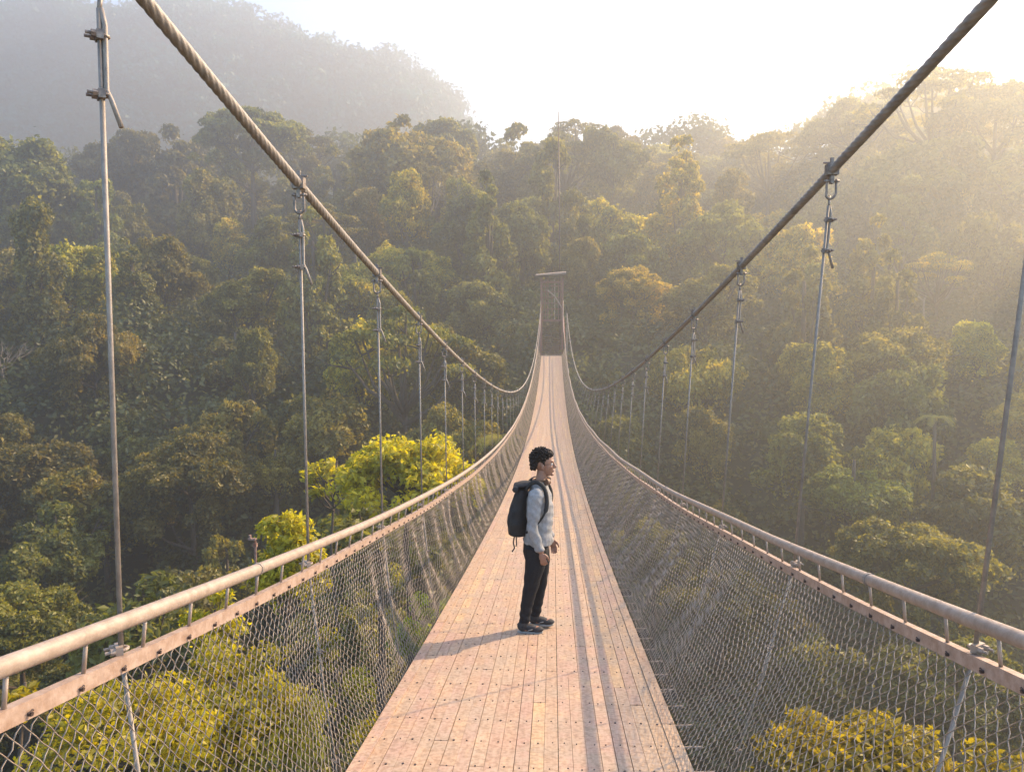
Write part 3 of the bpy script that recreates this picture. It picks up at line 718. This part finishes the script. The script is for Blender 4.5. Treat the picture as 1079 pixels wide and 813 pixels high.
near_tree('leafy_tree', 'dull yellow bushy crown behind the left net near bottom edge', 130, 705, 9.5, 260, 110, .055, M['bright'], (.9, .85, .9), n=28, dens=1400, seed=8, trunk=14)
near_tree('leafy_tree', 'small yellowish crown between left handrail and left picture edge', 15, 698, 12, 80, 60, .085, M['bright'], (.8, .75, .8), n=10, dens=900, seed=9, trunk=16)
near_tree('leafy_tree', 'light green crown showing through the left net beside the deck', 455, 588, 19, 110, 120, .12, M['bright'], (.6, .8, .9), n=22, dens=520, seed=10, trunk=18)
near_tree('leafy_tree', 'yellow green crown through the left net behind the second hanger', 350, 640, 14, 130, 160, .075, M['bright'], (.7, .72, .8), n=28, dens=1000, seed=16, trunk=16)
near_tree('broadleaf_tree', 'golden olive broad leafed crown below the right net at the bottom edge', 905, 757, 12.5, 290, 90, .08, M['bright'], (.66, .58, .8), n=42, dens=1500, seed=11, trunk=15, flat=.6)
near_tree('broadleaf_tree', 'golden olive crown in the bottom right corner behind the net', 1065, 768, 12, 150, 80, .08, M['bright'], (.68, .60, .8), n=20, dens=1500, seed=12, trunk=15, flat=.6)
near_tree('shaded_tree', 'dark green tree top beneath the yellow crowns left of the bridge', 400, 500, 33, 190, 90, .24, M['leaf'], (.9, 1, .8), n=26, dens=150, seed=13, trunk=18)
near_tree('shaded_tree', 'dark leafy crown low behind the left net under the first hanger', 150, 600, 30, 190, 120, .22, M['leaf'], (.8, .95, .8), n=30, dens=170, seed=14, trunk=16)

# tree fern left of the gate and a palm frond crown on the right slope
def fern(name, label, px, py, Y, R, nf, seed):
    rng = np.random.default_rng(seed); c = at(px, py, Y); root = empty(name, tuple(c)); tag(root, label, 'tree fern')
    tm = MB(); tm.tube([(0, 0, -9), (.1, 0, -4), (0, 0, 0)], [.16, .13, .1], 8); tm.build('trunk', M['bark'], root, smooth=True)
    for k in range(nf):
        a = k / nf * 6.28 + rng.uniform(-.2, .2); Lh = R * rng.uniform(.85, 1.1); ts = np.linspace(0, 1, 14)
        q = Lh * ts; z = R * (.55 * ts - .85 * ts ** 2.2)
        sp = np.c_[q * math.cos(a), q * math.sin(a), z]; V = []; F = []
        for i in range(13):
            d = sp[i + 1] - sp[i]; sd = np.cross(d, [0, 0, 1]); sd /= np.linalg.norm(sd); wv = R * .2 * math.sin(math.pi * min(1, (ts[i] * .9 + .08))) ** .7
            for g_ in range(2):
                b0 = sp[i] + d * g_ * .5; b1 = b0 + d * .32
                for s_ in (-1, 1):
                    V += [b0, b1, b1 + sd * s_ * wv + d * .5 - [0, 0, wv * .35], b0 + sd * s_ * wv * .96 + d * .55 - [0, 0, wv * .35]]; n_ = len(V); F.append([n_ - 4, n_ - 3, n_ - 2, n_ - 1])
        o = mesh_np('frond', V, F, M['leaf'], root, False, np.full(len(F), .4)); o.color = (1.3, 1.3, .9, 1)
fern('tree_fern', 'pale green tree fern with arching fronds left of the far end of the deck', 528, 462, 42, 1.9, 9, 1)
fern('tree_fern', 'light green fern fronds catching sun on the right slope', 985, 440, 55, 1.5, 6, 2)

# bare pale trees
def bare(label, px, py, Y, H, seed):
    rng = np.random.default_rng(seed); c = at(px, py, Y); m = MB()
    def rec(p, d, L, r, k):
        q = p + d * L; m.tube([p, (p + q) / 2 + rng.normal(size=3) * L * .06, q], [r, r * .8, r * .6], 5)
        if k == 0: return
        for i in range(3 if k > 1 else 2):
            nd = d + rng.normal(size=3) * .55; nd[2] = abs(nd[2]) * .6 + .35; nd /= np.linalg.norm(nd); rec(q, nd, L * rng.uniform(.6, .85), r * .6, k - 1)
    rec(np.array([0, 0, -H * .4]), np.array([0, 0, 1.]), H * .42, .17, 4)
    o = m.build('bare_tree', M['palebark'], smooth=True); o.location = tuple(c - [0, 0, H * .4]); tag(o, label, 'bare tree')
bare('leafless tree with pale forked branches at the left edge halfway down', 6, 385, 70, 6.5, 1)
bare('leafless tree with pale branches on the hazy right slope', 975, 275, 98, 13, 2)
bare('thin pale leafless tree above the second left hanger', 470, 215, 125, 11, 4)

# undergrowth on the slopes, one mass
n = 260000
Xs = RNG.uniform(-1, 1, n); Ys = 12 + 205 * RNG.random(n) ** .75; Xs = Xs * (Ys * .85 + 14)
Zs = ground(Xs, Ys) + RNG.uniform(0, 1.6, n) * (1 + np.sin(Xs * .6) * np.sin(Ys * .5)) + .15
keep = ~((np.abs(Xs) < 3) & (Ys > 66) & (Ys < 92)) | (Zs < -4)
Xs, Ys, Zs = Xs[keep], Ys[keep], Zs[keep]
V, F = leaves(np.c_[Xs, Ys, Zs], RNG.normal(size=(len(Xs), 3)) * .6 + [0, -.3, .9], (.2 + Ys * .0024) * RNG.uniform(.7, 1.4, len(Xs)), 1.5)
o = mesh_np('undergrowth', V, F, M['cover_leaf'], None, False, RNG.uniform(.1, .5, len(F))); tag(o, 'low leafy undergrowth covering the forest slopes', 'undergrowth', kind='stuff')

# forest on the far mountain, one far-off mass
def mass(name, label, n, fn, xr_, yr_, rad, leafn, leafs, mt, seed, lift=.3):
    rng = np.random.default_rng(seed); Cx = rng.uniform(*xr_, n); Cy = rng.uniform(*yr_, n); R = rng.uniform(*rad, n); Cz = fn(Cx, Cy) + R * .35 + lift * R * rng.random(n) ** 4
    d = rdir(n * leafn, 0, rng); d[:, 2] = np.abs(d[:, 2]); rep = np.repeat(np.arange(n), leafn)
    C = np.c_[Cx, Cy, Cz][rep] + d * R[rep, None] * np.array([1, 1, .95]) * (1 + .18 * np.sin(d[:, :1] * 7 + rep[:, None]) * np.sin(d[:, 1:2] * 6 + rep[:, None] * 2)) * rng.uniform(.8, 1.08, (n * leafn, 1))
    tone = np.clip(rng.normal(.28, .12, n)[rep] + rng.normal(0, .08, n * leafn), 0, .7)
    V, F = leaves(C, d + rng.normal(size=d.shape) * .5, leafs * rng.uniform(.7, 1.3, len(C)), 1.4, rng)
    return tag(mesh_np(name, V, F, mt, None, False, tone), label, 'forest', kind='stuff')
mass('shrub_layer', 'leafy bushes and saplings filling the gaps between the slope trees', 5200, ground, (-150, 165), (14, 200), (1.6, 3.6), 150, .36, M['cover_leaf'], 8)
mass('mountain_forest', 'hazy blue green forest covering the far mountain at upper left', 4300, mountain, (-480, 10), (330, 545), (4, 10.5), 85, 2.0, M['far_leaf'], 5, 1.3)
mass('valley_forest', 'faint tree tops in the hollow behind the skyline ridge', 700, lambda x, y: base_ground(x, y) + 14, (-190, 230), (212, 262), (4, 7), 110, 1.1, M['cover_leaf'], 6)

# ------------------------------------------------------------------ haze
hz = MB(); hz.box((-213, 325, 80), (930, 1060, 320)); hb = hz.build('haze', None); tag(hb, 'thin sunlit morning haze filling the valley', 'haze', kind='stuff')
hm = bpy.data.materials.new('haze_air'); hm.use_nodes = True; n_ = hm.node_tree.nodes; n_.remove(n_['Principled BSDF'])
pv = n_.new('ShaderNodeVolumePrincipled'); pv.inputs['Color'].default_value = (.89, .93, .91, 1); pv.inputs['Density'].default_value = .0028; pv.inputs['Anisotropy'].default_value = .53
hm.node_tree.links.new(pv.outputs[0], n_['Material Output'].inputs['Volume']); hb.data.materials.append(hm)
# ------------------------------------------------------------------ the young man on the deck, in profile, facing +X
PX, PY = -.175, 6.72
PZ = float(zd(PY)) + .004
def remesh(m, name, mt, voxel, parent, smooth_it=4, disp=None):
    """weld overlapping lofts into one continuous skin"""
    o = m.build(name, mt)
    md = o.modifiers.new('r', 'REMESH'); md.mode = 'VOXEL'; md.voxel_size = voxel; md.use_smooth_shade = True
    if smooth_it:
        sm = o.modifiers.new('s', 'SMOOTH'); sm.iterations = smooth_it; sm.factor = .5
    dg = bpy.context.evaluated_depsgraph_get(); dg.update()
    me = bpy.data.meshes.new_from_object(o.evaluated_get(dg)); me.name = name
    if disp:
        n = len(me.vertices); V = np.empty(n * 3, dtype=np.float32); me.vertices.foreach_get('co', V); V = V.reshape(-1, 3)
        N = np.empty(n * 3, dtype=np.float32); me.vertices.foreach_get('normal', N); N = N.reshape(-1, 3)
        V = V + N * disp(V)[:, None]; me.vertices.foreach_set('co', V.astype(np.float32).ravel()); me.update()
    me.materials.clear(); me.materials.append(mt)
    bpy.data.objects.remove(o)
    q = bpy.data.objects.new(name, me); q.parent = parent; me.polygons.foreach_set('use_smooth', np.ones(len(me.polygons), dtype=bool)); return link(q)
def loft(m, secs, n=14):
    """secs: (x, y, z, rx, ry) horizontal ellipses from low to high"""
    th = np.arange(n) / n * 2 * np.pi; V = []
    for (x, y, z, rx, ry) in secs: V.append(np.c_[x + rx * np.cos(th), y + ry * np.sin(th), np.full(n, z)])
    k = len(secs); i = np.arange(k - 1)[:, None] * n; j = np.arange(n)[None, :]; j2 = (j + 1) % n
    F = np.stack([i + j, i + j2, i + n + j2, i + n + j], -1).reshape(-1, 4)
    V = np.vstack(V + [[list(secs[0][:3])], [list(secs[-1][:3])]]); c0, c1 = k * n, k * n + 1; e = (k - 1) * n
    F = np.vstack([F, [[c0, (2 * q + 2) % n, 2 * q + 1, 2 * q] for q in range(n // 2)], [[c1, e + 2 * q, e + 2 * q + 1, e + (2 * q + 2) % n] for q in range(n // 2)]])
    m.add(V, F)
skin = mat('skin', (.25, .12, .075), .5, 0, ((.29, .145, .09), 20), .05, 80)
knit = mat('light_grey_knit', (.30, .295, .29), .95, 0, ((.23, .228, .225), 40), .5, 260, .2)
denim = mat('black_denim', (.007, .007, .009), .85, 0, ((.013, .013, .016), 60), .3, 200, .3)
hairm = mat('black_hair', (.010, .007, .006), .7, 0, ((.022, .014, .01), 60), .6, 200, .2)
shoe = mat('black_shoe_fabric', (.018, .018, .02), .8, 0, ((.03, .03, .033), 80), .2, 200)
sole = mat('grey_white_sole', (.26, .26, .24), .6, 0, ((.18, .18, .17), 60))
packm = mat('black_pack_canvas', (.007, .008, .009), .8, 0, ((.014, .015, .016), 50), .4, 150)
tan = mat('brown_headphone_leather', (.20, .10, .055), .5, 0, ((.14, .07, .04), 30))
person = empty('person', (PX, PY, PZ)); tag(person, 'young man in light grey sweater and black jeans standing sideways on the deck, looking right', 'person')
b = MB()
# torso, neck
loft(b, [(.015, .0, .72, .08, .12), (.02, 0, .80, .08, .12), (.035, 0, .92, .085, .125), (.045, 0, 1.05, .105, .145), (.05, 0, 1.17, .108, .16), (.045, 0, 1.26, .09, .165), (.055, 0, 1.315, .07, .11), (.065, 0, 1.35, .052, .058), (.075, 0, 1.40, .05, .052), (.085, 0, 1.46, .05, .05)])
# head: cranium, face, jaw, nose, brow, lips, ear
hr = roty(R_(-6))
b.ell((.083, 0, 1.545), (.093, .074, .092), hr, 20, 14)
b.ell((.118, 0, 1.500), (.062, .062, .090), hr, 18, 12)
b.ell((.128, 0, 1.447), (.050, .046, .036), roty(R_(-20)), 16, 10)
b.tube([(.172, 0, 1.535), (.183, 0, 1.515), (.199, 0, 1.494), (.188, 0, 1.482)], [.009, .011, .0135, .010], 8)
for q in (-1, 1): b.ell((.186, q * .011, 1.487), (.010, .008, .007))
b.ell((.172, 0, 1.547), (.014, .048, .008)); b.ell((.180, 0, 1.462), (.010, .021, .0065)); b.ell((.177, 0, 1.451), (.010, .019, .0065)); b.ell((.166, 0, 1.425), (.018, .022, .015))
for q in (-1, 1):
    b.ell((.085, q * .078, 1.505), (.017, .008, .029), rotz(q * .35) @ roty(-.2))
    b.ell((.150, q * .040, 1.495), (.02, .016, .018))
# arms
armL = {-1: [(.03, -.175, 1.275), (.012, -.205, 1.13), (-.005, -.205, 1.00), (.035, -.20, .87), (.078, -.19, .765)],
        1: [(.05, .175, 1.275), (.07, .205, 1.13), (.065, .21, 1.00), (.115, .205, .88), (.165, .19, .785)]}
for q in (-1, 1):
    A = np.array(armL[q]); b.tube(A, [.052, .045, .038, .034, .024], 12)
# legs (near = -Y)
legs = {-1: [(.03, -.085, .78), (.02, -.092, .62), (-.02, -.09, .42), (-.055, -.088, .25), (-.075, -.088, .07)],
        1: [(.035, .085, .78), (.065, .088, .62), (.065, .09, .43), (.04, .092, .25), (.02, .095, .07)]}
for q in (-1, 1): b.tube(np.array(legs[q]), [.088, .078, .056, .048, .036], 14)
for q in (-1, 1): b.ell((legs[q][-1][0] + .06, legs[q][-1][1], .045), (.11, .038, .028))
# hands: palm, four fingers of different lengths bent towards the thigh, thumb from the side
for q in (-1, 1):
    w0 = np.array(armL[q][-1]); d = (w0 - np.array(armL[q][-2])); d /= np.linalg.norm(d); d = d * .6 + np.array([.1, 0, -.9]); d /= np.linalg.norm(d)
    f = np.array([1, 0, 0.]) - d * d[0]; f /= np.linalg.norm(f); inn = np.array([0, -q * 1., 0])
    Rm = np.c_[f, inn, d]
    b.ell(w0 + d * .042, (.032, .013, .042), Rm, 14, 10)
    for k, (off, L) in enumerate(((.024, .048), (.008, .055), (-.008, .052), (-.023, .040))):
        p0 = w0 + d * .055 + f * off * .8; p1 = w0 + d * .085 + f * off; p2 = p1 + d * L * .42 + inn * .012; p3 = p2 + d * L * .25 + inn * .020 - f * .003; p4 = p3 + d * L * .02 + inn * .016
        b.tube([p0, p1, p2, p3, p4], [.0076, .0078, .0074, .0068, .005], 8)
    t0 = w0 + d * .02 + f * .022; b.tube([t0, t0 + d * .025 + f * .020, t0 + d * .050 + f * .026 + inn * .008, t0 + d * .068 + f * .022 + inn * .012], [.011, .0105, .009, .0065], 8)
remesh(b, 'body', skin, .0042, person, 2)
# eyes
for q in (-1, 1):
    e = MB(); e.ell((.163, q * .030, 1.520), (.0125, .0125, .0125), nu=10, nv=8); e.build('eye', mat('eye_white', (.6, .58, .55), .3), person, True)
    e = MB(); e.ell((.1725, q * .0305, 1.520), (.0045, .006, .006), nu=10, nv=8); e.build('iris', M['bolt'], person, True)
# glasses
e = MB()
for q in (-1, 1):
    th = np.linspace(0, 2 * np.pi, 17); e.tube(np.c_[.186 - .012 * np.abs(np.sin(th * .5)) * 0 - .006 * np.abs(np.cos(th)), q * .034 + .025 * np.cos(th), 1.518 + .019 * np.sin(th)], .0017, 6, caps=False)
    e.tube([(.180, q * .058, 1.525), (.13, q * .074, 1.525), (.088, q * .080, 1.520), (.07, q * .079, 1.505)], .0018, 6)
e.tube([(.188, -.010, 1.522), (.191, 0, 1.525), (.188, .010, 1.522)], .0016, 6)
e.build('glasses', M['bolt'], person, True)
# hair: tall swept volume, short at nape and sides
h = MB(); rg = np.random.default_rng(3)
h.ell((.064, 0, 1.577), (.100, .082, .076), roty(R_(4)), 20, 14)
h.ell((.022, 0, 1.56), (.060, .074, .074), roty(R_(-20)), 16, 12)
h.ell((.126, 0, 1.614), (.056, .064, .040), roty(R_(10)), 16, 10)
for i in range(420):
    a = rg.uniform(-1.9, 1.9) + (0 if rg.random() < .6 else 3.14); u = rg.random() ** .8
    p = np.array([.062 + .092 * math.cos(a) * math.cos(u * 1.35), .078 * math.sin(a) * math.cos(u * 1.35), 1.568 + .082 * math.sin(u * 1.35)])
    if p[0] > .135 and p[2] < 1.585: continue
    out = (p - np.array([.05, 0, 1.54])); out /= np.linalg.norm(out); tn = np.array([.55 * rg.choice([1, 1, -.6]), rg.normal() * .7, rg.normal() * .35]); L = rg.uniform(.016, .032)
    h.tube([p - out * .010, p + out * .009 + tn * L * .5, p + out * .010 + tn * L], [.009, .007, .003], 5)
for i in range(70):
    y = rg.uniform(-.062, .062); x = rg.uniform(-.03, .02); z = rg.uniform(1.475, 1.53)
    h.tube([(x + .02, y, z + .03), (x + .004, y * 1.02, z), (x + .014, y * 1.0, z - .02)], [.011, .010, .003], 6)
for q in (-1, 1): h.tube([(.085, q * .076, 1.56), (.098, q * .075, 1.53), (.097, q * .073, 1.505)], [.014, .009, .003], 8)
remesh(h, 'hair', hairm, .0030, person, 1, lambda V: .003 * np.sin(V[:, 0] * 110 + V[:, 2] * 60) * np.sin(V[:, 2] * 120 + V[:, 1] * 90) + .0022 * np.sin(V[:, 0] * 260 - V[:, 2] * 200 + V[:, 1] * 150))
# sweater: body, sleeves, folds, ribbed hem
s_ = MB()
loft(s_, [(.045, 0, .80, .128, .165), (.045, 0, .835, .135, .172), (.05, 0, .90, .122, .162), (.055, 0, 1.03, .124, .165), (.058, 0, 1.16, .126, .178), (.05, 0, 1.25, .107, .182), (.055, 0, 1.31, .085, .135), (.062, 0, 1.345, .068, .075), (.066, 0, 1.362, .06, .064)], 20)
for q in (-1, 1):
    A = np.array(armL[q]); A[-1] = A[-2] + (A[-1] - A[-2]) * .86; s_.tube(A, [.068, .057, .049, .044, .032], 14); s_.ell(A[0] + [0, 0, -.01], (.075, .06, .07))
    s_.ell(A[-1] + (A[-2] - A[-1]) * .22, (.045, .045, .03))
def folds(V):
    x, y, z = V[:, 0], V[:, 1], V[:, 2]
    return .0045 * np.sin(z * 62 + x * 40 + 2 * np.sin(y * 22)) * np.sin(x * 30 + z * 18) + .004 * np.sin(z * 26 - x * 45 + 1)
remesh(s_, 'sweater', knit, .0065, person, 4, folds)
# jeans
j_ = MB()
loft(j_, [(.022, 0, .66, .10, .15), (.022, 0, .72, .114, .165), (.025, 0, .80, .112, .155), (.03, 0, .835, .105, .145)], 18)
for q in (-1, 1):
    A = np.array(legs[q]); A[-1] += [-.002, 0, .03]; j_.tube(A, [.102, .090, .066, .055, .047], 16)
def jf(V): return .004 * np.sin(V[:, 2] * 75 + V[:, 0] * 50) * np.exp(-((V[:, 2] - .15) / .12) ** 2) + .003 * np.sin(V[:, 2] * 55 - V[:, 0] * 60) * np.exp(-((V[:, 2] - .45) / .12) ** 2)
remesh(j_, 'jeans', denim, .007, person, 4, jf)
# sneakers
for q in (-1, 1):
    fx_, fy_ = legs[q][-1][0], legs[q][-1][1]
    k = MB(); k.ell((fx_ - .01, fy_, .068), (.056, .042, .050)); k.ell((fx_ + .05, fy_, .052), (.085, .042, .036), roty(.16)); k.ell((fx_ + .115, fy_, .040), (.062, .043, .027)); k.tube([(fx_ - .005, fy_, .07), (fx_ - .002, fy_, .115)], [.045, .043], 12)
    shoe_o = remesh(k, 'sneaker', shoe, .005, person, 3)
    k = MB()
    n = 22; th = np.arange(n) / n * 2 * np.pi; V = []
    for z, gsc in ((.001, .94), (.006, 1.0), (.018, 1.0), (.022, .95)):
        V.append(np.c_[fx_ + .052 + .118 * np.cos(th) * gsc, fy_ + (.041 + .006 * np.cos(th)) * np.sin(th) * gsc, np.full(n, z) + .006 * (np.cos(th) > .7) * (z < .01)])
    k4 = 4; i = np.arange(k4 - 1)[:, None] * n; jj = np.arange(n)[None, :]; j2 = (jj + 1) % n; F = np.stack([i + jj, i + j2, i + n + j2, i + n + jj], -1).reshape(-1, 4)
    V = np.vstack(V + [[[fx_ + .05, fy_, .001]], [[fx_ + .05, fy_, .03]]]); F = np.vstack([F, [[4 * n, (2 * t + 2) % n, 2 * t + 1, 2 * t] for t in range(n // 2)], [[4 * n + 1, 3 * n + 2 * t, 3 * n + 2 * t + 1, 3 * n + (2 * t + 2) % n] for t in range(n // 2)]])
    k.add(V, F); so_ = k.build('sole', sole, None, True); so_.parent = shoe_o
    k = MB(); k.tube([(fx_ + .03, fy_ - .043, .035), (fx_ + .045, fy_ - .045, .046), (fx_ + .075, fy_ - .042, .052)], .0035, 6); w_ = k.build('side_stripe', knit, None, True); w_.parent = shoe_o
# headphones round the neck
hp = empty('headphones', (PX, PY, PZ)); tag(hp, 'brown over ear headphones worn round the neck of the man', 'headphones')
k = MB(); th = np.linspace(R_(65), R_(295), 16); k.tube(np.c_[.075 + .078 * np.cos(th), .084 * np.sin(th), 1.385 + .01 * np.cos(th)], .0085, 8); k.build('headband', tan, hp, True)
for q in (-1, 1):
    k = MB(); c = np.array([.125, q * .060, 1.368]); Rm = rotz(q * .7) @ rotx(R_(90)); k.tube([c + Rm @ np.array([0, 0, -.016]), c + Rm @ np.array([0, 0, .016])], [.031, .031], 16); k.build('ear_cup', tan, hp)
    k = MB(); k.tube([c + Rm @ np.array([0, 0, -.02 * q * -1]), c + Rm @ np.array([0, 0, .024 * q])], [.026, .022], 16); k.build('ear_pad', M['bolt'], hp)
# backpack: tapered bag, roll top, front pocket, straps, dangling webbing
bp_ = empty('backpack', (PX, PY, PZ)); tag(bp_, 'black roll top backpack on the back of the man', 'backpack')
k = MB(); loft(k, [(-.130, 0, .875, .072, .105), (-.138, 0, .89, .088, .12), (-.14, 0, 1.0, .094, .13), (-.13, 0, 1.12, .082, .125), (-.108, 0, 1.24, .062, .118), (-.10, 0, 1.30, .046, .112)], 20)
k.ell((-.19, 0, 1.00), (.045, .10, .10)); 
remesh(k, 'bag', packm, .008, bp_, 4, lambda V: .004 * np.sin(V[:, 2] * 50 + V[:, 1] * 30) * np.sin(V[:, 1] * 35))
k = MB(); k.tube([(-.155, -.125, 1.305), (-.155, .125, 1.305)], [.026, .026], 14); k.ell((-.155, -.14, 1.31), (.028, .01, .028)); k.ell((-.09, 0, 1.335), (.085, .12, .024), roty(-.12)); remesh(k, 'roll_top', packm, .007, bp_, 2)
for q in (-1, 1):
    k = MB(); P = [(-.06, q * .07, 1.30), (-.02, q * .095, 1.352), (.04, q * .105, 1.372), (.105, q * .11, 1.345), (.15, q * .118, 1.27), (.160, q * .128, 1.18), (.125, q * .165, 1.08), (.05, q * .185, 1.0), (-.06, q * .15, .93)]
    if q < 0: P = [(-.06, -.08, 1.30), (-.02, -.115, 1.358), (.04, -.135, 1.378), (.098, -.15, 1.33), (.122, -.168, 1.25), (.120, -.185, 1.16), (.085, -.20, 1.08), (.02, -.185, 1.0), (-.06, -.15, .93)]
    Pn = []
    P = np.array(P)
    for t in np.linspace(0, len(P) - 1, 33):
        i0 = int(min(t, len(P) - 2)); f_ = t - i0; p0, p1, p2, p3 = P[max(i0 - 1, 0)], P[i0], P[i0 + 1], P[min(i0 + 2, len(P) - 1)]
        Pn.append(.5 * (2 * p1 + (p2 - p0) * f_ + (2 * p0 - 5 * p1 + 4 * p2 - p3) * f_ ** 2 + (3 * p1 - p0 - 3 * p2 + p3) * f_ ** 3))
    k.tube(Pn, [.019] * 22 + [.010] * 11, 8); k.build('shoulder_strap', packm, bp_, True)
k = MB(); k.tube([(-.165, -.06, .88), (-.175, -.065, .82), (-.165, -.07, .77), (-.185, -.07, .735)], .007, 6); k.build('hanging_strap', packm, bp_, True)
k = MB(); k.tube([(-.15, -.065, .87), (-.145, -.07, .81), (-.15, -.07, .785)], .006, 6); k.build('hanging_strap', packm, bp_, True)
